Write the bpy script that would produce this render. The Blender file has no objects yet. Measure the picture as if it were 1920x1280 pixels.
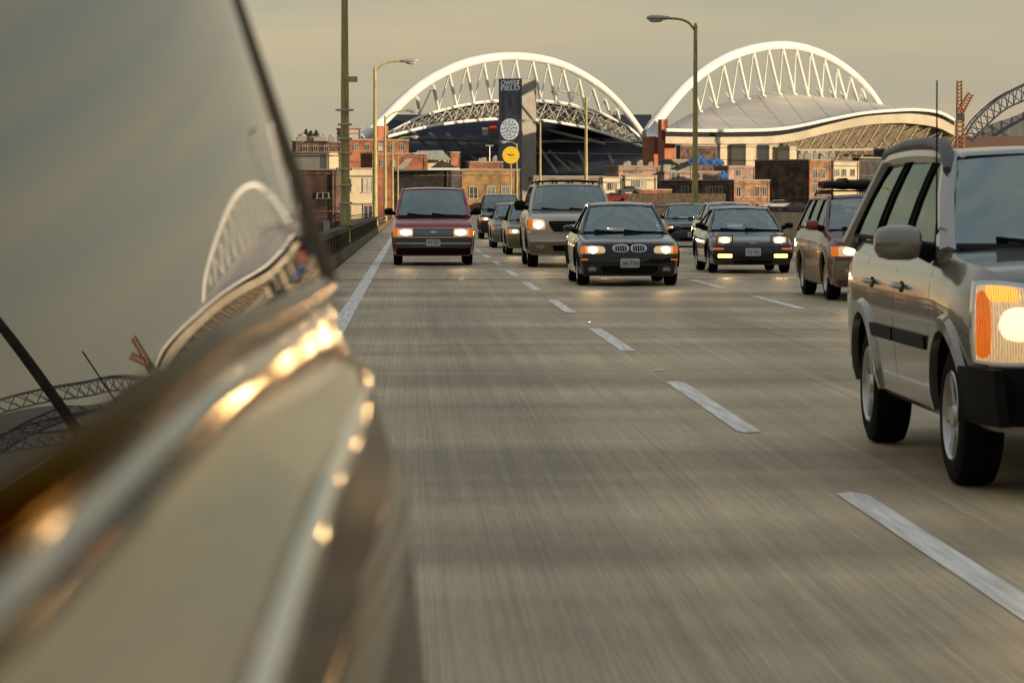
import bpy, bmesh, math, random
import numpy as np
from mathutils import Vector, Matrix
random.seed(7)
rad = math.radians
sc = bpy.context.scene
COL = sc.collection
# ------------------------------------------------------------------ camera, sky, sun, exposure
F = 5600.0; CH = 1.35; VPX, VPY = 771.0, 386.0       # focal length in photo pixels, eye height, vanishing point
cam_d = bpy.data.cameras.new('camera'); cam = bpy.data.objects.new('camera', cam_d); COL.objects.link(cam)
cam_d.sensor_width = 36; cam_d.lens = F / 1920 * 36
cam_d.clip_start = 0.05; cam_d.clip_end = 20000
fwd = Vector(((960 - VPX) / F, 1, (VPY - 640) / F)).normalized()
cam.rotation_euler = fwd.to_track_quat('-Z', 'Y').to_euler()
cam.location = (0, 0, CH)
cam_d.dof.use_dof = True; cam_d.dof.focus_distance = 46; cam_d.dof.aperture_fstop = 10.0
sc.camera = cam
RM = cam.rotation_euler.to_matrix()

SUN_EL = rad(5.6); SUN_V = Vector((0.86, -0.51, 0)).normalized() * math.cos(SUN_EL) + Vector((0, 0, math.sin(SUN_EL)))
sun_d = bpy.data.lights.new('sun', 'SUN'); sun = bpy.data.objects.new('sun', sun_d); COL.objects.link(sun)
sun_d.energy = 5.0; sun_d.angle = rad(0.5); sun_d.color = (1.0, 0.79, 0.54)
sun.rotation_euler = SUN_V.to_track_quat('Z', 'Y').to_euler(); sun.location = (60, -40, 60)

w = bpy.data.worlds.new('World'); sc.world = w; w.use_nodes = True
N = w.node_tree.nodes; Lk = w.node_tree.links; N.clear()
out = N.new('ShaderNodeOutputWorld')
sky = N.new('ShaderNodeTexSky'); sky.sky_type = 'NISHITA'; sky.sun_disc = False
sky.sun_elevation = SUN_EL; sky.sun_rotation = math.atan2(SUN_V.x, SUN_V.y); sky.dust_density = 3.0
bg1 = N.new('ShaderNodeBackground'); bg1.inputs[1].default_value = 0.09; Lk.new(sky.outputs[0], bg1.inputs[0])
tc = N.new('ShaderNodeTexCoord'); sep = N.new('ShaderNodeSeparateXYZ'); Lk.new(tc.outputs['Generated'], sep.inputs[0])
ramp = N.new('ShaderNodeValToRGB'); Lk.new(sep.outputs[2], ramp.inputs[0])
cr = ramp.color_ramp
cr.elements[0].position = 0.0; cr.elements[0].color = (0.62, 0.50, 0.33, 1)
cr.elements[1].position = 0.9; cr.elements[1].color = (0.56, 0.61, 0.66, 1)
for p_, c_ in ((0.02, (0.61, 0.51, 0.345, 1)), (0.07, (0.56, 0.52, 0.375, 1)), (0.16, (0.47, 0.465, 0.36, 1)), (0.4, (0.50, 0.53, 0.52, 1))):
    e_ = cr.elements.new(p_); e_.color = c_
mp = N.new('ShaderNodeMapping'); Lk.new(tc.outputs['Generated'], mp.inputs[0])
mp.inputs['Scale'].default_value = (4, 4, 24); mp.inputs['Rotation'].default_value = (0, rad(4), 0)
nz = N.new('ShaderNodeTexNoise'); nz.inputs['Scale'].default_value = 1.0; nz.inputs['Detail'].default_value = 4; Lk.new(mp.outputs[0], nz.inputs[0])
r2 = N.new('ShaderNodeValToRGB'); Lk.new(nz.outputs[0], r2.inputs[0])
r2.color_ramp.elements[0].position = 0.38; r2.color_ramp.elements[0].color = (0.82, 0.88, 0.94, 1)
r2.color_ramp.elements[1].position = 0.68; r2.color_ramp.elements[1].color = (1.14, 1.04, 0.96, 1)
mul = N.new('ShaderNodeMix'); mul.data_type = 'RGBA'; mul.blend_type = 'MULTIPLY'; mul.inputs[0].default_value = 1
Lk.new(ramp.outputs[0], mul.inputs[6]); Lk.new(r2.outputs[0], mul.inputs[7])
bg2 = N.new('ShaderNodeBackground'); Lk.new(mul.outputs[2], bg2.inputs[0]); bg2.inputs[1].default_value = 1.0
mrb = N.new('ShaderNodeMapRange'); Lk.new(sep.outputs[1], mrb.inputs[0]); mrb.inputs[1].default_value = -0.7; mrb.inputs[2].default_value = 0.3; mrb.inputs[3].default_value = 0.62; mrb.inputs[4].default_value = 1.0; Lk.new(mrb.outputs[0], bg2.inputs[1])   # duller sky to the north
mx = N.new('ShaderNodeMixShader'); mx.inputs[0].default_value = 0.88
Lk.new(bg1.outputs[0], mx.inputs[1]); Lk.new(bg2.outputs[0], mx.inputs[2]); Lk.new(mx.outputs[0], out.inputs[0])
vs = sc.view_settings; vs.view_transform = 'Standard'; vs.look = 'None'; vs.gamma = 1; vs.exposure = 0.0
sc.cycles.sample_clamp_indirect = 25; sc.cycles.use_denoising = True
sc.cycles.max_bounces = 8; sc.cycles.transparent_max_bounces = 12

# ------------------------------------------------------------------ helpers
def P(px, py, Y):
    d = RM @ Vector(((px - 960) / F, (640 - py) / F, -1))
    return Vector((0, 0, CH)) + d * (Y / d.y)

def mat(name, col, rough=0.6, metal=0.0, spec=0.5, coat=0.0, var=0.12, scale=6.0, bump=0.0, col2=None, stretch=None, emit=None, es=0.0, rvar=0.0, detail=5, flute=0.0):
    m = bpy.data.materials.new(name); m.use_nodes = True
    n = m.node_tree.nodes; l = m.node_tree.links
    b = n['Principled BSDF']
    b.inputs['Roughness'].default_value = rough; b.inputs['Metallic'].default_value = metal
    b.inputs['Specular IOR Level'].default_value = spec; b.inputs['Coat Weight'].default_value = coat; b.inputs['Coat Roughness'].default_value = 0.04
    c = (*col, 1)
    tcn = n.new('ShaderNodeTexCoord'); mpn = n.new('ShaderNodeMapping'); l.new(tcn.outputs['Object'], mpn.inputs[0])
    if stretch: mpn.inputs['Scale'].default_value = stretch
    nn = n.new('ShaderNodeTexNoise'); nn.inputs['Scale'].default_value = scale; nn.inputs['Detail'].default_value = detail; l.new(mpn.outputs[0], nn.inputs[0])
    rp = n.new('ShaderNodeValToRGB'); l.new(nn.outputs[0], rp.inputs[0])
    lo = col2 if col2 else tuple(max(0, x * (1 - var)) for x in col); hi = tuple(min(1, x * (1 + var)) for x in col)
    rp.color_ramp.elements[0].position = 0.36; rp.color_ramp.elements[0].color = (*lo, 1)
    rp.color_ramp.elements[1].position = 0.64; rp.color_ramp.elements[1].color = (*hi, 1)
    l.new(rp.outputs[0], b.inputs['Base Color'])
    if rvar:
        mr = n.new('ShaderNodeMapRange'); l.new(nn.outputs[0], mr.inputs[0]); mr.inputs[3].default_value = max(0, rough - rvar); mr.inputs[4].default_value = rough + rvar
        l.new(mr.outputs[0], b.inputs['Roughness'])
    if bump:
        bp = n.new('ShaderNodeBump'); bp.inputs['Strength'].default_value = bump; bp.inputs['Distance'].default_value = 0.02
        l.new(nn.outputs[0], bp.inputs['Height']); l.new(bp.outputs[0], b.inputs['Normal'])
    if emit:
        b.inputs['Emission Color'].default_value = (*emit, 1); b.inputs['Emission Strength'].default_value = es
        if flute:
            wv = n.new('ShaderNodeTexWave'); wv.wave_type = 'BANDS'; wv.bands_direction = 'X'; wv.inputs['Scale'].default_value = flute; wv.inputs['Distortion'].default_value = 2.0; wv.inputs['Detail'].default_value = 2
            l.new(tcn.outputs['Object'], wv.inputs[0]); mr2 = n.new('ShaderNodeMapRange'); l.new(wv.outputs['Fac'], mr2.inputs[0]); mr2.inputs[3].default_value = es * .45; mr2.inputs[4].default_value = es * 1.5
            l.new(mr2.outputs[0], b.inputs['Emission Strength'])
    return m

def edge_tint(m, c): m.node_tree.nodes['Principled BSDF'].inputs['Specular Tint'].default_value = (*c, 1); return m
def glassmat(name, tint=(0.55, 0.62, 0.6), rough=0.01, body=0.0, ior=1.5):
    m = bpy.data.materials.new(name); m.use_nodes = True
    n = m.node_tree.nodes; l = m.node_tree.links; n.clear()
    o = n.new('ShaderNodeOutputMaterial'); tr = n.new('ShaderNodeBsdfTransparent'); tr.inputs[0].default_value = (*tint, 1)
    g = n.new('ShaderNodeBsdfGlossy'); g.inputs['Roughness'].default_value = rough
    g.inputs[0].default_value = (0.84, 0.98, 0.94, 1)
    fr = n.new('ShaderNodeFresnel'); fr.inputs[0].default_value = ior
    ad = n.new('ShaderNodeMath'); ad.operation = 'ADD'; ad.use_clamp = True; l.new(fr.outputs[0], ad.inputs[0]); ad.inputs[1].default_value = body
    mxs = n.new('ShaderNodeMixShader'); l.new(ad.outputs[0], mxs.inputs[0]); l.new(tr.outputs[0], mxs.inputs[1]); l.new(g.outputs[0], mxs.inputs[2])
    l.new(mxs.outputs[0], o.inputs[0])
    return m

class MB:
    def __init__(s): s.v = []; s.f = []
    def add(s, vs, fs):
        o = len(s.v); s.v += [tuple(v) for v in vs]; s.f += [tuple(i + o for i in f) for f in fs]
    def box(s, a, b, rz=0.0, c=None):
        x0, y0, z0 = a; x1, y1, z1 = b
        vs = [(x, y, z) for z in (z0, z1) for y in (y0, y1) for x in (x0, x1)]
        if rz:
            cx, cy = c if c else ((x0 + x1) / 2, (y0 + y1) / 2); co, si = math.cos(rz), math.sin(rz)
            vs = [(cx + (x - cx) * co - (y - cy) * si, cy + (x - cx) * si + (y - cy) * co, z) for x, y, z in vs]
        s.add(vs, [(0, 2, 3, 1), (4, 5, 7, 6), (0, 1, 5, 4), (2, 6, 7, 3), (0, 4, 6, 2), (1, 3, 7, 5)])
    def tube(s, pts, r, n=8, cap=True, rb=None):
        pts = [Vector(p) for p in pts]; k = len(pts)
        rs = r if isinstance(r, (list, tuple)) else [r] * k
        rings = []
        up0 = None
        for i, p in enumerate(pts):
            d = (pts[min(i + 1, k - 1)] - pts[max(i - 1, 0)]).normalized()
            if up0 is None:
                up0 = Vector((0, 0, 1)) if abs(d.z) < 0.9 else Vector((1, 0, 0))
            a = d.cross(up0).normalized(); b = a.cross(d).normalized(); up0 = b
            q = rb if rb else 1.0
            rings.append([p + a * math.cos(2 * math.pi * j / n) * rs[i] * q + b * math.sin(2 * math.pi * j / n) * rs[i] for j in range(n)])
        o = []; 
        for rg in rings: o += rg
        fs = []
        for i in range(k - 1):
            for j in range(n):
                fs.append((i * n + j, i * n + (j + 1) % n, (i + 1) * n + (j + 1) % n, (i + 1) * n + j))
        if cap: fs.append(tuple(range(n))[::-1]); fs.append(tuple((k - 1) * n + j for j in range(n)))
        s.add(o, fs)
    def grid(s, rows, closed=False):
        m = len(rows[0]); fs = []
        for i in range(len(rows) - 1):
            for j in range(m - 1): fs.append((i * m + j, i * m + j + 1, (i + 1) * m + j + 1, (i + 1) * m + j))
            if closed: fs.append((i * m + m - 1, i * m, (i + 1) * m, (i + 1) * m + m - 1))
        o = []
        for r in rows: o += list(r)
        s.add(o, fs)
    def prism(s, foot, z0, z1):
        n = len(foot); vs = [(p[0], p[1], z0) for p in foot] + [(p[0], p[1], z1) for p in foot]
        s.add(vs, [tuple(range(n))[::-1], tuple(range(n, 2 * n))] + [(i, (i + 1) % n, n + (i + 1) % n, n + i) for i in range(n)])
    def lathe(s, prof, axis='x', c=(0, 0, 0), n=32):
        rows = []
        for a, r in prof:
            row = []
            for j in range(n):
                t = 2 * math.pi * j / n
                if axis == 'x': row.append((c[0] + a, c[1] + r * math.cos(t), c[2] + r * math.sin(t)))
                elif axis == 'y': row.append((c[0] + r * math.cos(t), c[1] + a, c[2] + r * math.sin(t)))
                else: row.append((c[0] + r * math.cos(t), c[1] + r * math.sin(t), c[2] + a))
            rows.append(row)
        s.grid(rows, True)
    def build(s, name, m, parent=None, smooth=False, fix=True, weld=False, ang=40):
        me = bpy.data.meshes.new(name); me.from_pydata(s.v, [], s.f); me.materials.append(m)
        if fix or weld:
            bm = bmesh.new(); bm.from_mesh(me)
            if weld: bmesh.ops.remove_doubles(bm, verts=bm.verts, dist=weld if weld is not True else 1e-4)
            bmesh.ops.recalc_face_normals(bm, faces=bm.faces); bm.to_mesh(me); bm.free()
        if smooth:
            for p in me.polygons: p.use_smooth = True
            me.set_sharp_from_angle(angle=rad(ang))
        o = bpy.data.objects.new(name, me); COL.objects.link(o)
        if parent: o.parent = parent
        return o

def face(o, d):
    me = o.data; d = Vector(d); t = sum((p.normal.dot(d) * p.area for p in me.polygons))
    if t < 0: me.flip_normals()
    return o
def tag(o, label=None, cat=None, group=None, kind=None):
    if label: o['label'] = label
    if cat: o['category'] = cat
    if group: o['group'] = group
    if kind: o['kind'] = kind
    return o
def empty(name, loc, label=None, cat=None, group=None, rz=0):
    o = bpy.data.objects.new(name, None); COL.objects.link(o); o.location = loc; o.rotation_euler = (0, 0, rz); o.empty_display_size = 0.5
    return tag(o, label, cat, group)
def interp(tab, x):
    if x <= tab[0][0]: return tab[0][1]
    for (a, b), (c, d) in zip(tab, tab[1:]):
        if x <= c: return b + (d - b) * (x - a) / (c - a)
    return tab[-1][1]
def sinterp(tab, x):
    xs = [t[0] for t in tab]; ys = [t[1] for t in tab]
    if x <= xs[0]: return ys[0]
    if x >= xs[-1]: return ys[-1]
    for i in range(len(xs) - 1):
        if x <= xs[i + 1]:
            h = xs[i + 1] - xs[i]; t = (x - xs[i]) / h
            m0 = (ys[i + 1] - ys[i - 1]) / (xs[i + 1] - xs[i - 1]) if i > 0 else (ys[1] - ys[0]) / (xs[1] - xs[0])
            m1 = (ys[i + 2] - ys[i]) / (xs[i + 2] - xs[i]) if i + 2 < len(xs) else (ys[i + 1] - ys[i]) / h
            t2 = t * t; t3 = t2 * t
            return (2 * t3 - 3 * t2 + 1) * ys[i] + (t3 - 2 * t2 + t) * h * m0 + (-2 * t3 + 3 * t2) * ys[i + 1] + (t3 - t2) * h * m1
def text_mb(txt, size, depth=0.0, w=None):
    cu = bpy.data.curves.new('t', 'FONT'); cu.body = txt; cu.size = size; cu.align_x = 'CENTER'; cu.align_y = 'CENTER'; cu.extrude = depth
    o = bpy.data.objects.new('t', cu); COL.objects.link(o)
    bpy.context.view_layer.update()
    me = bpy.data.meshes.new_from_object(o.evaluated_get(bpy.context.evaluated_depsgraph_get()))
    bpy.data.objects.remove(o)
    vs = [v.co.copy() for v in me.vertices]; fs = [tuple(p.vertices) for p in me.polygons]
    if w and vs:
        cw = max(v.x for v in vs) - min(v.x for v in vs); k = w / cw
        for v in vs: v.x *= k
    return vs, fs

# ------------------------------------------------------------------ materials
M = {}
M['black'] = mat('black_plastic', (0.008, 0.008, 0.008), 0.6, var=0.3, spec=0.12)
M['gloss_black'] = mat('gloss_black', (0.01, 0.01, 0.011), 0.12, var=0.1)
M['rubber'] = mat('tyre_rubber', (0.007, 0.0065, 0.006), 0.9, var=0.4, scale=20, spec=0.15)
M['chrome'] = mat('chrome', (0.75, 0.73, 0.7), 0.12, 1.0, var=0.03)
M['alloy'] = mat('alloy_rim', (0.55, 0.53, 0.5), 0.3, 0.9, var=0.1)
M['glass'] = glassmat('car_glass', (0.76, 0.85, 0.81), body=0.19)
M['sideglass'] = glassmat('side_window_glass', (0.14, 0.17, 0.15), body=0.01, ior=1.3)
M['rearglass'] = glassmat('rear_window_glass', (0.09, 0.11, 0.10), body=0.03, ior=1.3)
M['interior'] = mat('interior', (0.035, 0.034, 0.033), 0.8)
M['seat'] = mat('seat_fabric', (0.09, 0.085, 0.08), 0.9)
M['plate'] = mat('plate', (0.55, 0.58, 0.56), 0.4)
M['plate_ink'] = mat('plate_ink', (0.03, 0.04, 0.08), 0.5)
M['lens'] = mat('headlamp_lens', (0.6, 0.55, 0.45), 0.08, var=0.5, scale=26, stretch=(6, 1, 1), bump=.4, emit=(1.0, 0.58, 0.22), es=0.5, flute=26)
M['lens_off'] = mat('unlit_lens', (0.35, 0.34, 0.32), 0.08, coat=1, var=0.5, scale=30)
M['bulb'] = mat('lit_bulb', (1, 0.95, 0.85), 0.3, emit=(1.0, 0.78, 0.46), es=9)
M['near_bulb'] = mat('near_lit_bulb', (1, 0.95, 0.85), 0.3, emit=(1.0, 0.74, 0.42), es=1.35, flute=30)
M['amber'] = mat('amber_lens', (0.55, 0.10, 0.008), 0.10, var=0.6, scale=14, stretch=(12, 1, 1), bump=.6, emit=(1.0, 0.20, 0.015), es=0.55, flute=34)
M['amber_lit'] = mat('amber_lit', (0.7, 0.25, 0.02), 0.2, emit=(1.0, 0.55, 0.12), es=5)
M['skin'] = mat('skin', (0.5, 0.3, 0.2), 0.6, var=0.08)
M['cloth'] = mat('cloth', (0.12, 0.1, 0.09), 0.9)
M['hair'] = mat('hair', (0.05, 0.035, 0.02), 0.8)

# ------------------------------------------------------------------ the setting: ground, deck, road
gm = mat('city_ground', (0.10, 0.09, 0.08), 0.9, scale=0.05, var=0.3)
b = MB(); b.add([(-5000, -3000, -15), (5000, -3000, -15), (5000, 9000, -15), (-5000, 9000, -15)], [(0, 1, 2, 3)])
tag(b.build('ground', gm), kind='structure')

def road_material():
    m = bpy.data.materials.new('worn_roadway'); m.use_nodes = True
    n = m.node_tree.nodes; l = m.node_tree.links; bs = n['Principled BSDF']
    tcn = n.new('ShaderNodeTexCoord')
    def noise(scale, st, detail=6, rough=0.6):
        mpn = n.new('ShaderNodeMapping'); l.new(tcn.outputs['Object'], mpn.inputs[0]); mpn.inputs['Scale'].default_value = st
        q = n.new('ShaderNodeTexNoise'); q.inputs['Scale'].default_value = scale; q.inputs['Detail'].default_value = detail; q.inputs['Roughness'].default_value = rough
        l.new(mpn.outputs[0], q.inputs[0]); return q
    def rmp(src, a, ca, b_, cb):
        q = n.new('ShaderNodeValToRGB'); l.new(src, q.inputs[0]); q.color_ramp.elements[0].position = a; q.color_ramp.elements[0].color = (*ca, 1)
        q.color_ramp.elements[1].position = b_; q.color_ramp.elements[1].color = (*cb, 1); return q
    def mult(a, b_, f=1.0):
        q = n.new('ShaderNodeMix'); q.data_type = 'RGBA'; q.blend_type = 'MULTIPLY'; q.inputs[0].default_value = f; l.new(a, q.inputs[6]); l.new(b_, q.inputs[7]); return q.outputs[2]
    base = rmp(noise(1.0, (9, 0.10, 1)).outputs[0], 0.3, (0.48, 0.375, 0.23), 0.7, (0.65, 0.51, 0.315))   # lengthwise wear streaks
    fine = rmp(noise(1.0, (60, 0.16, 1), 3).outputs[0], 0.32, (0.80, 0.80, 0.80), 0.66, (1.12, 1.12, 1.12))
    grit = rmp(noise(60.0, (1.4, 0.04, 1), 3).outputs[0], 0.3, (0.85, 0.85, 0.85), 0.7, (1.1, 1.1, 1.1))
    cross = rmp(noise(1.0, (0.05, 0.36, 1), 3).outputs[0], 0.40, (0.62, 0.60, 0.57), 0.62, (1.08, 1.06, 1.03))     # darker bands across the road
    c = mult(base.outputs[0], fine.outputs[0]); c = mult(c, grit.outputs[0]); c = mult(c, cross.outputs[0])
    # oil band in the middle of each lane
    sp = n.new('ShaderNodeSeparateXYZ'); l.new(tcn.outputs['Object'], sp.inputs[0])
    a = n.new('ShaderNodeMath'); a.operation = 'MULTIPLY_ADD'; l.new(sp.outputs[0], a.inputs[0]); a.inputs[1].default_value = 2 * math.pi / 3.1; a.inputs[2].default_value = -2 * math.pi * 3.58 / 3.1
    cs = n.new('ShaderNodeMath'); cs.operation = 'COSINE'; l.new(a.outputs[0], cs.inputs[0])
    wr = rmp(cs.outputs[0], 0.2, (1.04, 1.04, 1.04), 1.0, (0.80, 0.80, 0.81)); c = mult(c, wr.outputs[0])
    blot = rmp(noise(1.0, (0.9, 0.16, 1), 4, .7).outputs[0], 0.34, (0.84, 0.83, 0.81), 0.62, (1.05, 1.05, 1.05)); c = mult(c, blot.outputs[0])
    l.new(c, bs.inputs['Base Color']); bs.inputs['Roughness'].default_value = 0.55; bs.inputs['Specular IOR Level'].default_value = 0.4
    bp = n.new('ShaderNodeBump'); bp.inputs['Strength'].default_value = 0.3; bp.inputs['Distance'].default_value = 0.01
    l.new(noise(120.0, (1, 1, 1), 3).outputs[0], bp.inputs['Height']); l.new(bp.outputs[0], bs.inputs['Normal'])
    return m
def edge_x(y):      # left edge line of the roadway; the road widens towards the camera
    return -0.81 - (2.0 * ((30 - y) / 30) ** 1.6 if y < 30 else 0)
concrete = mat('weathered_concrete', (0.135, 0.10, 0.065), 0.9, scale=1.5, var=0.35, bump=0.3)
YE = 545
b = MB(); ys = [-60, -30, -10, 0, 6, 12, 18, 24, 30, 60, 120, 250, YE]
b.grid([[(edge_x(max(y, -5)) - 0.8, y, 0), (13.5 if y < 150 else 13.5, y, 0)] for y in ys])
tag(b.build('road', road_material()), kind='structure')
b = MB(); b.grid([[(edge_x(max(y, -5)) - 1.35, y, -1.3), (edge_x(max(y, -5)) - 1.35, y, -0.02), (14.2, y, -0.02), (14.2, y, -1.3)] for y in ys], closed=True)
tag(b.build('viaduct_deck', concrete), kind='structure')
b = MB()
for y in range(-50, 545, 24):
    for x in (1.0, 11.0): b.box((x - .7, y - .7, -15), (x + .7, y + .7, -1.3))
tag(b.build('viaduct_columns', concrete), kind='structure')
paint = mat('road_paint', (0.93, 0.89, 0.81), 0.6, var=0.05, scale=3, stretch=(8, 0.4, 1), col2=(0.66, 0.61, 0.52), detail=9)
b = MB(); P0 = 12.2
def dash_rows(xl, first, per, n, ln=5.0):
    for i in range(n):
        y = first + i * per
        b.add([(xl - .07, y, .005), (xl - .03, y - .12, .005), (xl + .05, y - .10, .005), (xl + .07, y, .005), (xl + .07, y + ln - .1, .005), (xl + .02, y + ln + .08, .005), (xl - .07, y + ln, .005)], [tuple(range(7))])
dash_rows(2.06, 7.6, 9.97, 1, 6.3); dash_rows(2.02, 17.8, 9.97, 30, 5.0); dash_rows(5.13, 9.1, 10.0, 30, 5.4); dash_rows(8.3, 8.0, 10.25, 30, 4.9)
tag(b.build('lane_dashes', paint), kind='structure')
b = MB(); ysl = [0, 4, 8, 12, 16, 20, 25, 30, 60, 120, 300, 540]
b.grid([[(edge_x(y) - .09, y, .005), (edge_x(y) + .09, y, .005)] for y in ysl]); b.grid([[(11.2, y, .005), (11.36, y, .005)] for y in ysl])
tag(b.build('edge_lines', paint), kind='structure')
# steel expansion joints across the deck
steel = mat('joint_steel', (0.5, 0.45, 0.38), 0.3, 0.9, scale=4, var=0.4, rvar=0.12)
jd = mat('joint_rubber', (0.03, 0.03, 0.03), 0.7)
for y in (55.0, 91, 127, 180):
    b = MB(); b.box((edge_x(y) - .4, y, -.01), (11.4, y + .06, .008)); b.box((edge_x(y) - .4, y + .16, -.01), (11.4, y + .22, .008))
    o = b.build('expansion_joint', steel); tag(o, kind='structure')
    b = MB(); b.box((edge_x(y) - .4, y + .062, -.01), (11.4, y + .158, .002)); tag(b.build('joint_seal', jd), kind='structure')
# raised lane markers
first = None; mk = mat('marker', (0.6, 0.55, 0.45), 0.25, coat=0.5)
for xl, y0 in ((2.03, 24.4), (5.13, 36.9)):
    for i in range(9):
        y = y0 + 9.97 * i
        if first is None:
            b = MB(); b.add([(-.045, -.045, 0), (.045, -.045, 0), (.045, .045, 0), (-.045, .045, 0), (-.03, -.02, .014), (.03, -.02, .014), (.03, .02, .014), (-.03, .02, .014)],
                            [(4, 5, 6, 7), (0, 1, 5, 4), (1, 2, 6, 5), (2, 3, 7, 6), (3, 0, 4, 7)])
            first = b.build('road_marker', mk); o = first
        else:
            o = first.copy(); COL.objects.link(o)
        o.location = (xl, y, .003)
        tag(o, 'raised reflective marker on the %s dashed line, %s nearest to the camera' % ('left' if xl < 3 else 'right', ('first', 'second', 'third', 'fourth', 'fifth', 'sixth', 'seventh', 'eighth', 'ninth')[i]), 'road marker', 'raised markers on the %s lane line' % ('left' if xl < 3 else 'right'))

# ------------------------------------------------------------------ parapets
railm = mat('old_brown_rail', (0.075, 0.05, 0.028), 0.8, scale=3, var=0.5)
par = empty('concrete_parapet', (-1.85, 60, 0), 'low weathered brown concrete parapet with posts and rails along the left road edge', 'parapet')
def ploc(v): return (v[0] + 1.85, v[1] - 60, v[2])
def bx(y): return edge_x(y) - 1.04
ysp = [-20, -10, 0, 5, 10, 15, 20, 25, 30, 50, 80, 150, 300, 540]
b = MB(); b.grid([[ploc((bx(y) + .2, y, .0)), ploc((bx(y) + .16, y, .26)), ploc((bx(y) - .2, y, .26)), ploc((bx(y) - .2, y, .0))] for y in ysp]); b.build('kerb_base', concrete, par)
for z0, z1, hw in ((.66, .78, .13), (.42, .50, .07)):
    b = MB(); b.grid([[ploc((bx(y) - hw, y, z0)), ploc((bx(y) + hw, y, z0)), ploc((bx(y) + hw, y, z1)), ploc((bx(y) - hw, y, z1))] for y in ysp], closed=True); b.build('rail', railm, par)
pb = MB(); pb.box((-.12, -.14, .26), (.12, .14, .66)); pb.box((-.07, -.2, .26), (.15, .2, .34)); post0 = None
for i in range(64):
    y = 6 + i * 2.5
    if post0 is None: post0 = pb.build('post', concrete, par); o = post0
    else: o = post0.copy(); COL.objects.link(o); o.parent = par
    o.location = ploc((bx(y), y, 0))
par2 = empty('concrete_barrier', (12.0, 60, 0), 'plain tan concrete barrier wall along the far right road edge', 'barrier')
b = MB(); b.grid([[(-.32, y, 0), (-.22, y, .3), (-.12, y, 1.15), (.12, y, 1.15), (.2, y, 0)] for y in (-100, -50, 0, 60, 120, 300, 480)]); b.build('wall', mat('tan_concrete', (0.34, 0.26, 0.16), 0.9, scale=0.6, var=0.2), par2)
b = MB(); b.tube([(0, -100, 1.3), (0, 480, 1.3)], .035, 8)
for y in range(-99, 480, 5): b.tube([(0, y, 1.14), (0, y, 1.3)], .03, 6)
b.build('handrail', railm, par2)

# ------------------------------------------------------------------ street lamps
polem = mat('yellow_green_pole_paint', (0.47, 0.40, 0.15), 0.6, scale=3, var=0.3, stretch=(4, 4, .5))
lampm = mat('lamp_housing', (0.5, 0.48, 0.44), 0.4, 0.2)
lensm = mat('lamp_glass', (0.6, 0.58, 0.5), 0.2)
def lamp(name, x, y, hz, arm, side, label, r=.10, pm=None, grp=None):
    t = empty(name, (x, y, 0), label, 'street lamp', grp)
    b = MB(); b.tube([(0, 0, 0), (0, 0, 1), (0, 0, hz * .5), (0, 0, hz)], [r * 1.25, r * 1.1, r * .9, r * .62], 12); b.tube([(0, 0, hz), (0, 0, hz + .18)], [r * .9, r * .3], 10)
    b.build('pole', pm or polem, t, True)
    b = MB(); b.box((-r * 1.9, -r * 1.9, .75 if x < 0 else 0), (r * 1.9, r * 1.9, .80 if x < 0 else .3)); b.build('base', concrete, t)
    if arm:
        pts = [(0, 0, hz - .15), (side * arm * .25, 0, hz + arm * .17), (side * arm * .6, 0, hz + arm * .31), (side * arm, 0, hz + arm * .34)]
        fine = []
        for k in range(13):
            s = k / 12 * 3; fine.append((sinterp([(i, p[0]) for i, p in enumerate(pts)], s), 0, sinterp([(i, p[2]) for i, p in enumerate(pts)], s)))
        b = MB(); b.tube(fine, r * .42, 8); b.build('arm', pm or polem, t, True)
        hx = side * (arm + .42); hzz = hz + arm * .34 + .02
        prof = [(-.50, .02), (-.46, .08), (-.3, .13), (0, .19), (.25, .19), (.42, .12), (.48, .02)]
        b = MB(); rows = []
        for a_, rr in prof: rows.append([(hx + side * a_, rr * math.cos(q * math.pi / 6), hzz + rr * .62 * math.sin(q * math.pi / 6) + (.0)) for q in range(12)])
        b.grid(rows, True); h = b.build('lamp_head', lampm, t, True)
        rows = []
        for a_, rr in [(-.3, .02), (-.22, .11), (0, .15), (.2, .13), (.3, .02)]: rows.append([(hx + side * (a_ + .1), rr * math.cos(q * math.pi / 6), hzz - .07 + rr * .8 * math.sin(q * math.pi / 6)) for q in range(12)])
        b = MB(); b.grid(rows, True); b.build('lens', lensm, h, True)
    return t
LG = None
tA = lamp('street_lamp', -1.85, 84, 8.6, 2.0, -1, 'thickest yellow green street lamp pole, nearest at left, with small signs strapped to it', r=.125)
for (z0, z1, x0, x1) in ((4.8, 4.96, .1, .36), (4.0, 4.05, -.26, .26)):
    b = MB(); b.box((x0, -.24, z0), (x1, -.2, z1)); b.build('small_sign', lampm, tA)
b = MB()
for z in (1.4, 1.9, 2.35, 2.8, 3.2, 3.6, 4.0): b.lathe([(0, .20), (.03, .205), (.06, .20)], 'z', (0, 0, z), 16)
b.build('strap', mat('strap_metal', (0.6, 0.55, 0.4), 0.35, 0.6), tA)
for (px, py, Y, arm, lab) in ((703, 132, 154, 1.35, 'second street lamp on the left parapet, its curved arm over the white arch foot'),
                              (722, 222, 218, 1.6, 'third street lamp on the left parapet, seen against the red brick building'),
                              (736, 268, 300, 1.7, 'fourth and smaller street lamp on the left parapet above the maroon van'),
                              (746, 296, 400, 1.7, 'farthest street lamp on the left parapet beside the maroon van roof')):
    p = P(px, py, Y); lamp('street_lamp', p.x, Y, p.z, arm, 1, lab, r=.12)
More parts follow.
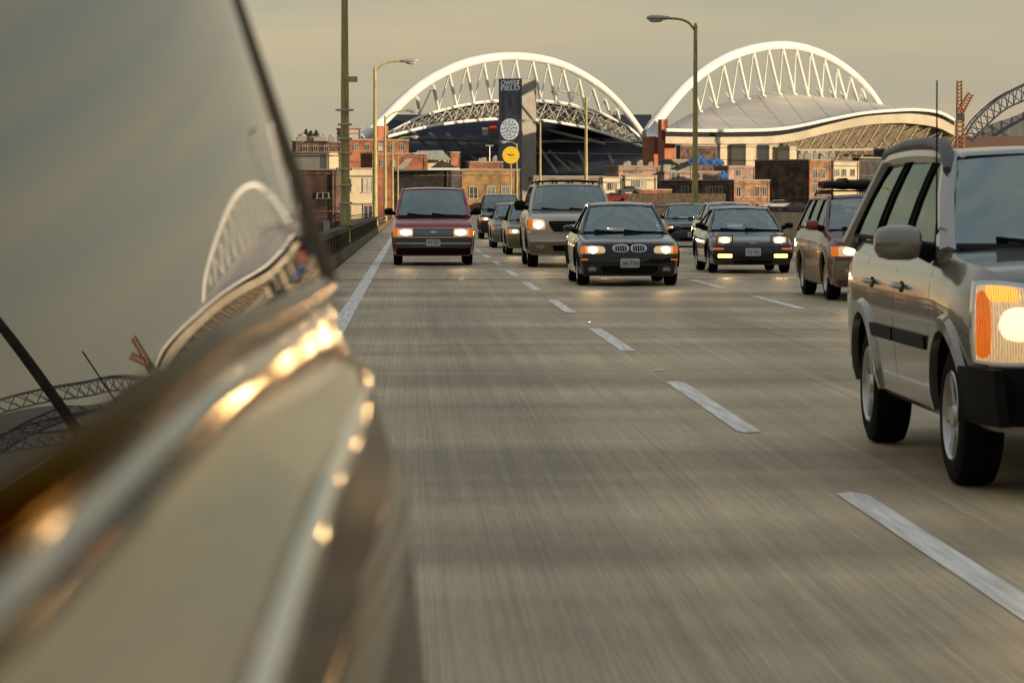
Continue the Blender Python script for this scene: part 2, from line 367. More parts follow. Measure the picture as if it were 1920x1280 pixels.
for (px, py, Y, arm, lab) in ((1304, 52, 118, 1.05, 'tall right hand street lamp in front of the right arch, lamp head at upper left'),
                              (1099, 186, 186, 1.3, 'street lamp in front of the left arch, right of the logo tower'),
                              (1013, 232, 262, .8, 'slim street lamp rising just right of the grey tower face'),
                              (969, 272, 340, 1.0, 'small street lamp in front of the tower, beside the yellow disc')):
    p = P(px, py, Y); lamp('street_lamp', p.x, Y, p.z, arm, -1, lab, r=.115)
lamp('street_lamp', 11.6, 55, 9.2, 1.6, 1, 'street lamp outside the frame, mirrored as a dark slanting line in the car window', r=.11, pm=railm)

# ------------------------------------------------------------------ the stadium with its two white arches
whitem = mat('white_steel', (0.88, 0.86, 0.80), 0.45, var=0.06, scale=0.1)
S = empty('stadium', P(1100, 386, 1560), 'large stadium with two white steel roof arches, a logo tower and dark blue seating', 'stadium'); S0 = S.location.copy()
def ploc_S(v): v = Vector(v); return v - S0
def ZL(px): return 1500 + (px - 690) / 525 * 150
def ZR(px): return 1400 + (px - 1215) / 440 * 170
def SP(px, py, Z): return ploc_S(P(px, py, Z))
AL = [(676, 262), (692, 250), (722, 222), (760, 184), (800, 153), (850, 127), (900, 112), (955, 106), (1010, 110), (1060, 124), (1110, 151), (1150, 183), (1182, 220), (1212, 262)]
AR = [(1214, 252), (1230, 228), (1254, 198), (1285, 163), (1325, 130), (1370, 105), (1420, 90), (1468, 85), (1515, 92), (1560, 111), (1600, 139), (1630, 169), (1652, 200)]
def dense(pts, n):
    xs = [p[0] for p in pts]; L = len(pts) - 1; o = []
    for k in range(n + 1):
        s = k / n * L; o.append((sinterp([(i, p[0]) for i, p in enumerate(pts)], s), sinterp([(i, p[1]) for i, p in enumerate(pts)], s)))
    return o
for pts, Zf, w0, w1 in ((AL, ZL, 3.1, 1.7), (AR, ZR, 2.9, 1.6)):
    dn = dense(pts, 60); path = [SP(x, y, Zf(x)) for x, y in dn]
    b = MB(); b.tube(path, [w0 + (w1 - w0) * k / 60 for k in range(61)], 12); b.build('arch', whitem, S, True)
HL = [((782, 183), (787, 214)), ((812, 160), (822, 206)), ((842, 140), (856, 199)), ((874, 126), (888, 192)), ((906, 116), (920, 189)), ((936, 112), (950, 188)), ((966, 112), (980, 188)), ((998, 114), (1014, 188)),
      ((1026, 121), (1042, 190)), ((1055, 131), (1071, 195)), ((1085, 149), (1097, 201)), ((1111, 166), (1126, 211)), ((1134, 186), (1145, 220)), ((1156, 206), (1164, 232))]
HR = [((1300, 164), (1312, 208)), ((1327, 142), (1342, 200)), ((1356, 123), (1372, 190)), ((1384, 108), (1402, 184)), ((1412, 97), (1431, 179)), ((1440, 92), (1461, 176)), ((1467, 90), (1489, 176)), ((1492, 92), (1515, 179)),
      ((1519, 99), (1541, 182)), ((1545, 112), (1566, 185)), ((1569, 129), (1586, 188)), ((1594, 146), (1609, 191)), ((1616, 168), (1626, 194))]
for H_, Zf in ((HL, ZL), (HR, ZR)):
    b = MB(); b2 = MB(); pv = None
    for (tx, ty), (bx_, by) in H_:
        T = SP(tx, ty, Zf(tx)); Bm = SP(bx_, by, Zf(bx_) + 12); b.tube([T, Bm], [1.0, .8], 6)
        if pv is not None: b2.tube([T, pv], .42, 6)
        if Zf is ZR: b.tube([Bm, Bm + Vector((-3.2, 0, 4.6))], [.9, .3], 5); b.tube([Bm, Bm + Vector((1.3, 0, -1.0))], [.8, .8], 5)
        pv = Bm
    b.build('hanger', whitem, S); b2.build('diagonal', whitem, S)
# left roof truss
TC = [(716, 256), (735, 246), (770, 228), (800, 215), (850, 201), (900, 192), (940, 189), (1010, 189), (1070, 196), (1130, 214), (1180, 240), (1208, 266)]
BC = [(716, 260), (735, 254), (770, 245), (800, 238), (850, 230), (900, 225), (940, 223), (1010, 225), (1070, 234), (1130, 249), (1180, 266), (1208, 276)]
tcd, bcd = dense(TC, 44), dense(BC, 44)
tp = [SP(x, y, ZL(x) + 10) for x, y in tcd]; bp_ = [SP(x, y, ZL(x) - 2) for x, y in bcd]
b = MB(); b.tube(tp, .75, 6); b.tube(bp_, .8, 6); b.build('truss_chord', whitem, S, True)
b = MB()
for k in range(44):
    a_, c_ = (tp, bp_) if k % 2 else (bp_, tp); b.tube([a_[k], c_[k + 1]], .34, 5); b.tube([tp[k] + Vector((0, 16, -1)), bp_[min(k + 2, 44)] + Vector((0, 20, 1))], .26, 5)
    b.tube([bp_[k] + Vector((0, 16, 1)), tp[min(k + 2, 44)] + Vector((0, 18, -1))], .22, 5)
b.build('truss_web', mat('cream_steel', (0.6, 0.54, 0.42), 0.5), S)
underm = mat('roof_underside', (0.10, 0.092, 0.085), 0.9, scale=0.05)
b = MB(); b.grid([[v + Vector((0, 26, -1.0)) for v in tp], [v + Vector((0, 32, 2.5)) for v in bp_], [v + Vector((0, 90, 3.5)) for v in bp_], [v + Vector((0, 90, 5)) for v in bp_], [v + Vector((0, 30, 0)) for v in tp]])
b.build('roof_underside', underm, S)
# dark seating bowl behind
seatm = mat('navy_seats', (0.020, 0.026, 0.042), 0.8, scale=0.12, var=0.35, stretch=(1, 1, 5))
b = MB(); rows = []
for k in range(15):
    t = k / 14; yy = 345 - t * 130; Z = 1590 + t * 120
    rows.append([SP(x, yy + (4 if j % 2 else 0) * 0, Z) for j, x in enumerate((720, 800, 880, 960, 1040, 1120, 1222))])
    rows.append([r_ + Vector((0, 4, 0)) for r_ in rows[-1]])
b.grid(rows); b.build('seating_stand', seatm, S)
b = MB(); b.prism([SP(706, 386, 1760).xy, SP(1230, 386, 1760).xy, SP(1230, 386, 1765).xy, SP(706, 386, 1765).xy], -18, SP(900, 246, 1760).z); b.build('back_wall', seatm, S)
aisle = mat('aisle_concrete', (0.19, 0.16, 0.13), 0.9)
b = MB()
for x0, y0, x1, y1 in ((770, 243, 800, 275), (805, 250, 850, 290), (838, 252, 905, 312), (872, 262, 942, 318), (900, 275, 950, 302), (1000, 262, 1045, 325), (1030, 283, 1070, 322), (1062, 300, 1090, 322), (1010, 240, 1135, 270), (1140, 287, 1150, 310), (1085, 285, 1098, 310)):
    b.tube([SP(x0, y0, 1640), SP(x1, y1, 1578)], .8, 5)
b.build('aisle_stairs', aisle, S)
b = MB()
for z_ in (262, 284): b.tube([SP(745, z_, 1600), SP(1215, z_ + 6, 1600)], .45, 5)
b.build('deck_edge', aisle, S)
b = MB(); b.box(tuple(SP(918, 250, 1598)), tuple(SP(931, 232, 1600))); b.build('banner', mat('red_banner', (0.5, 0.06, 0.04), 0.8), S)
b = MB(); b.box(tuple(SP(904, 254, 1598)), tuple(SP(915, 240, 1600))); b.build('banner', mat('pale_banner', (0.5, 0.5, 0.5), 0.8), S)
# tower: dark left face, pale right face
towm = mat('tower_panel', (0.13, 0.14, 0.16), 0.6, scale=0.4, var=0.25); towg = mat('tower_concrete', (0.32, 0.29, 0.25), 0.85, scale=0.3, var=0.1)
def foot(pxl, pxc, pxr, Z, al=45, ar=45, base=S0):
    k = Z / F; C_ = P(pxc, 386, Z); wl = (pxc - pxl) * k; wr_ = (pxr - pxc) * k
    L_ = Vector((C_.x - wl, C_.y + wl * math.tan(rad(al)), 0)); R_ = Vector((C_.x + wr_, C_.y + wr_ * math.tan(rad(ar)), 0))
    B_ = L_ + R_ - Vector((C_.x, C_.y, 0))
    return [(p.x - base.x, p.y - base.y) for p in (Vector((C_.x, C_.y, 0)), R_, B_, L_)]
ft = foot(936, 978, 1006, 1500, 36, 50)
zt = SP(978, 147, 1500).z
b = MB(); b.prism(ft, -20, zt); tw = b.build('tower', towm, S)
b = MB(); c0, r0 = Vector((*ft[0], 0)), Vector((*ft[1], 0)); nrm = Vector((1, -1, 0)).normalized() * .25
b.prism([tuple((c0 + nrm).xy), tuple((r0 + nrm).xy), tuple((r0 + nrm * .1).xy), tuple((c0 + nrm * .1).xy)], -20, zt - .3); b.build('concrete_face', towg, tw)
l0 = Vector((*ft[3], 0)); ud = (c0 - l0); wL = ud.length; ud.normalize(); nl = Vector((ud.y, -ud.x, 0)).normalized()
angL = math.atan2(ud.y, ud.x)
def on_left(px, py, off=.3):
    t = (px - 936) / 42; p = l0 + ud * wL * t + nl * off; p.z = SP(957, py, 1505).z; return p
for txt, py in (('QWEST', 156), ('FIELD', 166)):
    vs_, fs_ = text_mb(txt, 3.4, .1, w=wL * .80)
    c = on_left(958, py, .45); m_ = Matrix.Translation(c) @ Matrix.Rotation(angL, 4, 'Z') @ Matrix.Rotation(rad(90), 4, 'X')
    b = MB(); b.add([m_ @ v for v in vs_], fs_); b.build('lettering', mat('letter_white_glow', (0.75, 0.75, 0.72), 0.6, emit=(1, 1, .95), es=.15), tw)  # faint emission added so the shaded letters read white
b = MB()
for x0, x1, y0, y1 in ((954, 957, 172, 198), (936, 978, 148, 151), (940, 944, 175, 250), (970, 974, 172, 215)): 
    b.add([on_left(x0, y0), on_left(x1, y0), on_left(x1, y1), on_left(x0, y1)], [(0, 1, 2, 3)])
b.build('panel_seam', mat('seam', (0.13, 0.13, 0.14), 0.7), tw)
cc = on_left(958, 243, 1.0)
b = MB(); b.lathe([(-.3, 0), (-.3, 5.4), (.3, 5.4), (.3, 0)], 'y', (0, 0, 0), 36); cd = b.build('logo_disc', mat('glowing_white_disc', (.8, .8, .76), .5, emit=(1, .98, .9), es=.32), tw); cd.location = cc; cd.rotation_euler = (0, 0, angL)  # emission added to brighten the shaded logo; no known lamp behind it
b = MB()
random.seed(3)
for ring, n in ((1.3, 5), (2.8, 9), (4.3, 13)):
    for k in range(n):
        a = 2 * math.pi * (k + .4 * random.random()) / n; x, z = ring * math.cos(a), ring * math.sin(a); r_ = rad(random.uniform(-60, 60)); dx, dz = .62 * math.cos(r_), .62 * math.sin(r_)
        b.tube([(x - dx, -.36, z - dz), (x + dx, -.36, z + dz)], .24, 5)
b.build('disc_mark', towm, cd)
# right hand roof
RT = [(1248, 240), (1290, 216), (1330, 201), (1390, 184), (1450, 173), (1520, 179), (1600, 188), (1655, 196), (1720, 202), (1765, 208), (1788, 220)]
RE = [(1248, 244), (1300, 245), (1380, 245), (1450, 243), (1500, 236), (1560, 223), (1620, 212), (1680, 207), (1720, 206), (1760, 211), (1789, 225)]
E2 = [(1248, 256), (1300, 257), (1380, 257), (1450, 255), (1500, 247), (1560, 232), (1620, 219), (1680, 214), (1720, 214), (1760, 221), (1789, 236)]
E3 = [(1248, 269), (1300, 270), (1380, 270), (1450, 269), (1500, 262), (1560, 247), (1620, 235), (1680, 231), (1720, 233), (1760, 240), (1789, 254)]
nR = 40
RTd, REd, E2d, E3d = [dense(q, nR) for q in (RT, RE, E2, E3)]
def ZE(px): return 1330 + (px - 1250) * 0.30
b = MB(); rows = []
for k in range(9):
    t = k / 8
    rows.append([SP(RE_[0] + (RT_[0] - RE_[0]) * t, RE_[1] + (RT_[1] - RE_[1]) * (t ** 1.15), ZE(RE_[0]) + t * 110) for RE_, RT_ in zip(REd, RTd)])
b.grid(rows); b.grid([rows[-1], [v + Vector((0, 70, -9)) for v in rows[-1]]])
b.build('roof', mat('roof_membrane', (0.66, 0.60, 0.50), 0.7, scale=0.03, var=0.12), S, True)
b = MB(); b.tube(rows[0], .8, 6); b.build('roof_edge', whitem, S, True)
b = MB()
for k in range(2, nR, 3): b.tube([rows[q_][k] + Vector((0, 0, .03)) for q_ in range(9)], .07, 4)
b.build('roof_seam', mat('roof_seam', (.42, .38, .31), .8), S)
e1 = [SP(x, y, ZE(x) + 3) for x, y in REd]; e2 = [SP(x, y, ZE(x) + 6) for x, y in E2d]; e2b = [SP(x, y, ZE(x) + 1) for x, y in E2d]; e3 = [SP(x, y, ZE(x) + 1) for x, y in E3d]
b = MB(); b.grid([e1, e2]); b.build('clerestory_band', mat('navy_band', (0.03, 0.035, 0.05), 0.4), S)
b = MB(); b.grid([e2, e2b, e3, [v + Vector((0, 14, 0)) for v in e3]]); b.build('fascia', mat('cream_fascia', (0.52, 0.45, 0.32), 0.8, scale=0.1, var=0.12), S)
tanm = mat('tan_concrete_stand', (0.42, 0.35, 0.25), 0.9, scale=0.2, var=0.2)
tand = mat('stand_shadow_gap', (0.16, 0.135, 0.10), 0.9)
b = MB(); b2 = MB()
under = [(x, y) for x, y in E3d if x > 1455]
for k in range(17):
    t = k / 16
    path = [SP(x - 6 * t, y + 3 + t * (308 - y) * .82, ZE(x) + 12 + 26 * t) for x, y in under]
    b.tube(path, .62, 4, rb=2.6)
b.build('seat_riser', tanm, S)
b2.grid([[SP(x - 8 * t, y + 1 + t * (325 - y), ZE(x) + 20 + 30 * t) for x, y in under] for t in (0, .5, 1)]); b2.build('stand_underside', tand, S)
b = MB()
for x in range(1480, 1800, 24):
    y = interp([(p[0], p[1]) for p in E3d], x); b.tube([SP(x, y + 2, ZE(x) + 6), SP(x - 34, y + 62, ZE(x) + 10)], .55, 5); b.tube([SP(x, y + 2, ZE(x) + 6), SP(x - 64, y + 34, ZE(x) + 10)], .42, 5)
    b.tube([SP(x - 17, y + 30, ZE(x) + 7), SP(x + 6, y + 52, ZE(x) + 9)], .3, 4)
b.tube([SP(1470, 282, 1395), SP(1700, 280, 1455), SP(1800, 282, 1490)], .5, 5)
b.build('raking_beam', mat('pale_beam', (0.5, 0.44, 0.34), 0.7), S)
# brick piers at the arch feet
brickm = mat('red_pier', (0.42, 0.15, 0.09), 0.85, scale=0.4, var=0.15)
for (xl, xc, xr, yt, Z) in ((703, 708, 728, 236, 1490), (1206, 1226, 1240, 257, 1395), (1234, 1240, 1253, 224, 1370), (1240, 1246, 1268, 262, 1360)):
    b = MB(); b.prism(foot(xl, xc, xr, Z, 50, 40), -18, SP(xc, yt, Z).z); b.build('pier', brickm, S)
b = MB(); b.add([SP(1212, 256, 1380), SP(1246, 256, 1378), SP(1248, 238, 1380), SP(1228, 226, 1384), SP(1212, 246, 1390)] + [SP(1212, 256, 1390), SP(1246, 256, 1388), SP(1248, 238, 1390), SP(1228, 226, 1394), SP(1212, 246, 1400)],
       [(0, 1, 2, 3, 4), (5, 9, 8, 7, 6)] + [(i, (i + 1) % 5, 5 + (i + 1) % 5, 5 + i) for i in range(5)]); b.build('arch_foot', whitem, S)

# ------------------------------------------------------------------ the ballpark roof far right
bluem = mat('blue_grey_steel', (0.075, 0.085, 0.10), 0.7, var=0.1, scale=0.05)
K = empty('ballpark', P(1980, 386, 1900), 'distant ballpark with dark blue grey lattice roof arches at the right edge', 'stadium'); K0 = K.location.copy()
for off, (Z) in (((0, 0), 1880), ((78, 56), 1960)):
    O = dense([(1806 + off[0], 262 + off[1] * .2), (1830 + off[0], 224 + off[1]), (1875 + off[0], 184 + off[1]), (1925 + off[0], 158 + off[1]), (2000 + off[0], 120 + off[1]), (2090 + off[0], 90 + off[1]), (2190 + off[0], 80 + off[1]), (2300 + off[0], 105 + off[1]), (2400 + off[0], 180 + off[1] * .6), (2440 + off[0], 250 + off[1] * .3)], 30)
    I = dense([(1824 + off[0], 266 + off[1] * .2), (1846 + off[0], 240 + off[1]), (1884 + off[0], 206 + off[1]), (1930 + off[0], 184 + off[1]), (2002 + off[0], 146 + off[1]), (2092 + off[0], 116 + off[1]), (2190 + off[0], 106 + off[1]), (2292 + off[0], 131 + off[1]), (2378 + off[0], 200 + off[1] * .6), (2416 + off[0], 256 + off[1] * .3)], 30)
    o_ = [P(x, y, Z) - K0 for x, y in O]; i_ = [P(x, y, Z) - K0 for x, y in I]
    b = MB(); b.tube(o_, .8, 6); b.tube(i_, .7, 6); b.tube([v + Vector((0, 14, 0)) for v in o_], .6, 6)
    for k in range(30): b.tube([o_[k], i_[k + 1]], .35, 4); b.tube([i_[k], o_[k + 1]], .35, 4); b.tube([i_[k], o_[k + 1] + Vector((0, 14, 0))], .3, 4)
    b.build('roof_arch', bluem, K)
b = MB(); OO = dense([(1812, 268), (1850, 236), (1900, 219), (1940, 198), (1990, 162), (2060, 128), (2150, 108), (2250, 112), (2340, 150), (2430, 262)], 20)
b.grid([[P(x, y, 1990) - K0 for x, y in OO], [P(x, 330, 1980) - K0 for x, y in OO]]); b.grid([[P(x, y, 1990) - K0 for x, y in OO], [P(x, y + 4, 2120) - K0 for x, y in OO]])
b.build('roof_panel', mat('hazy_panel', (0.15, 0.155, 0.16), 0.8, scale=0.02), K)
b = MB(); b.box(tuple(P(1800, 386, 1900) - K0 + Vector((0, 0, -15))), tuple(P(2450, 262, 1990) - K0)); b.build('wall', mat('brick_far', (0.16, 0.10, 0.08), 0.9), K)

# ------------------------------------------------------------------ tower crane
orm = mat('crane_orange', (0.40, 0.17, 0.07), 0.6)
Kr = empty('tower_crane', P(1800, 386, 1300), 'orange lattice tower crane standing behind the right end of the stadium roof', 'crane'); R0 = Kr.location.copy()
def lattice(b, p, q, w_, n, r_):
    p, q = Vector(p), Vector(q); d = (q - p).normalized(); a = d.cross(Vector((0, 1, 0))).normalized() * w_; c = d.cross(a).normalized() * w_
    cs = [(a + c), (a - c), (-a - c), (-a + c)]
    for c_ in cs: b.tube([p + c_, q + c_ * .8], r_ * 1.3, 4)
    for k in range(n):
        for j in range(4):
            u_, v_ = p + (q - p) * k / n, p + (q - p) * (k + 1) / n; b.tube([u_ + cs[j], v_ + cs[(j + 1) % 4]], r_, 4)
b = MB(); lattice(b, P(1800, 395, 1300) - R0, P(1800, 226, 1300) - R0, 1.7, 20, .24); b.build('mast', orm, Kr)
b = MB(); b.box(tuple(P(1794, 226, 1300) - R0), tuple(P(1807, 213, 1302) - R0)); b.build('slewing_cab', mat('crane_dark', (0.05, 0.05, 0.07), 0.6), Kr)
b = MB(); lattice(b, P(1799, 214, 1300) - R0, P(1799, 152, 1300) - R0, 1.1, 9, .2); b.build('tower_head', orm, Kr)
b = MB(); lattice(b, P(1800, 212, 1300) - R0, P(1820, 176, 1300) - R0, 1.3, 7, .22); b.build('jib', orm, Kr)

# ------------------------------------------------------------------ city buildings
M['win'] = mat('window_frame', (0.36, 0.33, 0.27), 0.7)
RW = random.Random(4)
M['pane2'] = mat('pane_green', (0.10, 0.115, 0.10), 0.15, var=0.5, scale=0.5)
M['pane3'] = mat('pane_curtain', (0.20, 0.18, 0.14), 0.4, var=0.4, scale=1.5)
M['pane'] = mat('window_pane', (0.035, 0.04, 0.042), 0.12, var=0.5, scale=0.5)
def bld(name, label, pxl, pxc, pxr, pyt, Z, wall, al=42, ar=42, sunlit_mat=None, rows=(), zb=-15, cornice=None, roofm=None):
    """prism building seen corner-on; rows: (face, [px positions], width px, y top, y bottom)"""
    t = empty(name, (P(pxc, 386, Z).x, Z, -15), label, 'building'); B0 = Vector(t.location)
    ft = foot(pxl, pxc, pxr, Z, al, ar, B0); zt = P(pxc, pyt, Z).z + 15
    b = MB(); b.prism(ft, zb + 15, zt); wl = b.build('wall', wall, t)
    c0, r0, l0 = [Vector((*q, 0)) for q in (ft[0], ft[1], ft[3])]
    if sunlit_mat:  # sunlight put into the colour: right face brighter than the shaded left wall
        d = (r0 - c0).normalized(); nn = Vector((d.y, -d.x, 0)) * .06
        b = MB(); b.prism([tuple((c0 + nn).xy), tuple((r0 + nn).xy), tuple((r0 + nn * .1).xy), tuple((c0 + nn * .1).xy)], zb + 15, zt - .05); b.build('sunlit_wall', sunlit_mat, t)
    b = MB()
    co = cornice or M['coping']
    k = Z / F
    for (p_, q_) in ((l0, c0), (c0, r0)):
        d = (q_ - p_).normalized(); nn = Vector((d.y, -d.x, 0)) * (.3)
        b.prism([tuple((p_ + nn).xy), tuple((q_ + nn).xy), tuple((q_ - nn).xy), tuple((p_ - nn).xy)], zt - .1, zt + 1.6 * k)
    b.build('coping', co, t)
    nst = max(1, int((zt - zb - 15) / 4.2)); b = MB()
    for q_i in range(nst):
        zc_ = zt - .9 - q_i * 4.2 + .3 * math.sin(q_i * 3 + pxc)
        if zc_ < zb + 18: break
        for (p_, q_) in ((l0, c0), (c0, r0)):
            d = (q_ - p_).normalized(); nn = Vector((d.y, -d.x, 0)) * .16
            b.prism([tuple((p_ + nn).xy), tuple((q_ + nn).xy), tuple((q_ + nn * .2).xy), tuple((p_ + nn * .2).xy)], zc_, zc_ + .22)
    for (p_, q_) in ((l0, c0), (c0, r0)):
        d = (q_ - p_); L_ = d.length; nd = max(1, int(L_ / 9)); d.normalize(); nn = Vector((d.y, -d.x, 0)) * .2
        for q_i in range(nd):
            a_ = p_ + d * (L_ * (q_i + .93) / nd); b.prism([tuple((a_ + nn).xy), tuple((a_ + d * .16 + nn).xy), tuple((a_ + d * .16).xy), tuple(a_.xy)], zb + 15, zt - .2)
    if b.v: b.build('string_course', M['stain'], t)
    for (face, pxs, wpx, y0, y1) in rows:
        p_, q_, x0, x1 = (l0, c0, pxl, pxc) if face == 'L' else (c0, r0, pxc, pxr)
        d = (q_ - p_); nn = Vector((d.y, -d.x, 0)).normalized() * .12
        for x in pxs:
            x = x + RW.uniform(-.7, .7)
            a = p_ + d * ((x - wpx / 2 - x0) / (x1 - x0)); e = p_ + d * ((x + wpx / 2 - x0) / (x1 - x0))
            Zw = B0.y + (a.y + e.y) / 2; za = P(x, y1, Zw).z + 15; zc = P(x, y0, Zw).z + 15
            b = MB(); u_ = (e - a); W_ = u_.length; u_.normalize(); s_ = max(.08, W_ * .07)
            def bar(f0, f1, g0, g1):
                A, E_ = a + u_ * f0 * W_, a + u_ * f1 * W_
                b.prism([tuple((A + nn * 1.5).xy), tuple((E_ + nn * 1.5).xy), tuple((E_).xy), tuple((A).xy)], za + g0 * (zc - za), za + g1 * (zc - za))
            bar(-.12, 1.12, -.08, 0); bar(0, 1, .93, 1); bar(0, .09, 0, .93); bar(.91, 1, 0, .93); bar(.46, .54, 0, .93)
            fr = b.build('window', M['win'], t)
            b = MB(); b.prism([tuple((a + nn).xy), tuple((e + nn).xy), tuple(e.xy), tuple(a.xy)], za, zc - .02); b.build('pane', RW.choice([M['pane'], M['pane'], M['pane2'], M['pane3']]), fr)
    return t
M['stain'] = mat('stained_trim', (0.17, 0.125, 0.09), 0.9, scale=2, var=0.4)
M['coping'] = mat('coping_stone', (0.34, 0.29, 0.23), 0.85)
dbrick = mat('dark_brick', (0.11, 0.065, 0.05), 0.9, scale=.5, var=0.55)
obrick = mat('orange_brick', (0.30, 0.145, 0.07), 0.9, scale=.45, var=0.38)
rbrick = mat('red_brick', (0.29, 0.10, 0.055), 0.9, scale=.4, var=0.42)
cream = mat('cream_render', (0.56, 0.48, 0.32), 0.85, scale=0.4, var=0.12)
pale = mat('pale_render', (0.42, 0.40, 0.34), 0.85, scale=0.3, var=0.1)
golden = mat('golden_brick', (0.27, 0.165, 0.07), 0.9, scale=.5, var=0.38)
pinkm = mat('pink_render', (0.34, 0.22, 0.17), 0.85, scale=0.35, var=0.3)
darkm = mat('dark_cladding', (0.05, 0.045, 0.04), 0.85, scale=0.5, var=0.3)
greym = mat('grey_roofing', (0.28, 0.26, 0.22), 0.8, scale=0.4, var=0.2)
# right of the road
bld('brick_building', 'low brick building behind the hatchback, shaded dark side and sunlit orange front with four windows', 1238, 1376, 1451, 338, 690, dbrick, sunlit_mat=obrick,
    rows=(('R', (1385, 1402, 1424, 1440), 10, 349, 368), ('R', (1385, 1402, 1424, 1440), 10, 380, 394), ('L', (1292, 1334, 1350), 13, 349, 370)))
bld('brick_building', 'tall dark brick building with blank shaded left wall and sunlit orange corner beside a cream block', 1424, 1517, 1563, 300, 720, dbrick, sunlit_mat=obrick,
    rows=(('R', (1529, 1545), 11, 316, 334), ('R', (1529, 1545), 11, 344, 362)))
bld('cream_building', 'sunlit cream block with three small windows right of the sunlit orange corner', 1548, 1563, 1618, 303, 765, cream, rows=(('R', (1570, 1585, 1604), 10, 317, 330),))
bld('warehouse', 'long dark warehouse behind the cream block and the maroon wagon', 1600, 1612, 1790, 296, 830, darkm)
bld('pink_building', 'pink terraced building with pale windows behind the blue tarpaulins', 1232, 1246, 1362, 322, 780, pinkm, ar=20, rows=(('R', (1267, 1306), 20, 323, 335),))
bld('pink_building', 'pinkish building with gabled parapets left of the cream roof blocks', 1340, 1366, 1422, 312, 800, pinkm, rows=(('R', (1385,), 12, 318, 330),))
bld('sloped_roof_building', 'grey building with low sloping roofline behind blue tarpaulins', 1236, 1244, 1300, 300, 860, greym, ar=25, rows=(('R', (1262, 1271), 4, 306, 316),))
bld('dark_block', 'dark brown block under the left end of the big pale roof', 1268, 1276, 1352, 273, 980, dbrick)
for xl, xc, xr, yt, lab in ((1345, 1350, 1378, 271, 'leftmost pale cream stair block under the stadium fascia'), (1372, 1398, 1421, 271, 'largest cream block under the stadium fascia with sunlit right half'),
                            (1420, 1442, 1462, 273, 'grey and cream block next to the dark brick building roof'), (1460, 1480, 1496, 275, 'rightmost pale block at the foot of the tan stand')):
    bld('cream_block', lab, xl, xc, xr, yt, 940 + xl % 7, pale, sunlit_mat=cream)
bld('storefront', 'small white sunlit storefront pavilion behind the tan truck', 1126, 1130, 1168, 333, 640, cream, rows=(('R', (1142, 1154), 9, 341, 356),))
bld('glass_storefront', 'cream building with wide pale shop windows left of the dark brick building', 1166, 1172, 1234, 330, 650, cream, ar=22, rows=(('R', (1191, 1206), 13, 337, 351),))
bld('roofed_block', 'mauve building with flat roof clutter behind the storefronts', 1136, 1160, 1240, 312, 740, pinkm, ar=18, rows=(('R', (1172, 1180, 1188, 1196, 1204), 5, 318, 324),))
bld('brick_building', 'small bright orange brick building with pale windows behind the black sedan', 1186, 1200, 1262, 356, 600, rbrick, ar=28, rows=(('R', (1216, 1232, 1248), 9, 366, 384),))
bld('flat_grey_building', 'long flat grey building at the foot of the stadium right of the tower', 990, 1000, 1136, 331, 660, greym, ar=15, rows=(('R', (1012, 1040, 1070, 1100), 16, 338, 348),))
# left of the road
bld('golden_brick_building', 'golden brown brick building with three big windows between the van and tan truck', 858, 866, 976, 318, 575, golden, ar=24, rows=(('R', (888, 920, 948), 17, 349, 372),))
bld('dark_flat_building', 'dark flat roofed building directly above the maroon van', 738, 846, 866, 319, 570, darkm, al=14, rows=())
bld('gold_trim_building', 'low pale roofed annex behind the dark flat building', 780, 790, 842, 296, 700, cream, ar=20)
bld('red_brick_building', 'orange red brick building with a row of square windows under the left arch foot', 640, 652, 766, 262, 640, rbrick, ar=25, rows=(('R', (668, 688, 712, 734, 754), 9, 269, 282),))
bld('red_brick_building', 'lower red brick wing with white awning in front of the stadium seating', 676, 700, 802, 288, 610, rbrick, ar=22, rows=(('R', (716, 738, 760), 8, 300, 312),))
bld('red_brick_building', 'low red brick rooftops behind the golden brown building', 874, 880, 944, 304, 660, rbrick, ar=20)
bld('red_brick_building', 'small square red brick tower block next to the glass gable', 838, 846, 862, 286, 720, rbrick)
bld('cream_building', 'bright cream corner building with barred windows beside the nearest lamp pole', 632, 640, 706, 316, 400, cream, ar=25, rows=(('R', (650, 688), 18, 334, 360), ('R', (650, 688), 18, 384, 410)))
bld('white_building', 'white windowless block at left with sunlit right side', 540, 617, 636, 286, 470, pale, al=20, sunlit_mat=cream)
bld('dark_red_building', 'dark red and maroon building below the white block', 540, 630, 640, 318, 380, dbrick, al=15, rows=(('L', (606,), 24, 361, 372), ))
bld('brown_brick_building', 'brown brick building with roof clutter at far left behind the white block', 548, 556, 642, 266, 560, dbrick, ar=12, rows=(('R', (572, 592, 612), 9, 272, 284),))
bld('chimney_block', 'pale slab with a terracotta cap right behind the nearest lamp pole', 632, 640, 676, 242, 700, pale, ar=20, cornice=rbrick)
for xl, xc, xr, yt, Z, lab, mm in ((1492, 1500, 1560, 284, 1000, 'grey service building low under the raking stand', greym), (1640, 1660, 1800, 280, 980, 'dark blue grey shed in shadow under the stand', darkm)):
    bld('service_building', lab, xl, xc, xr, yt, Z, mm)
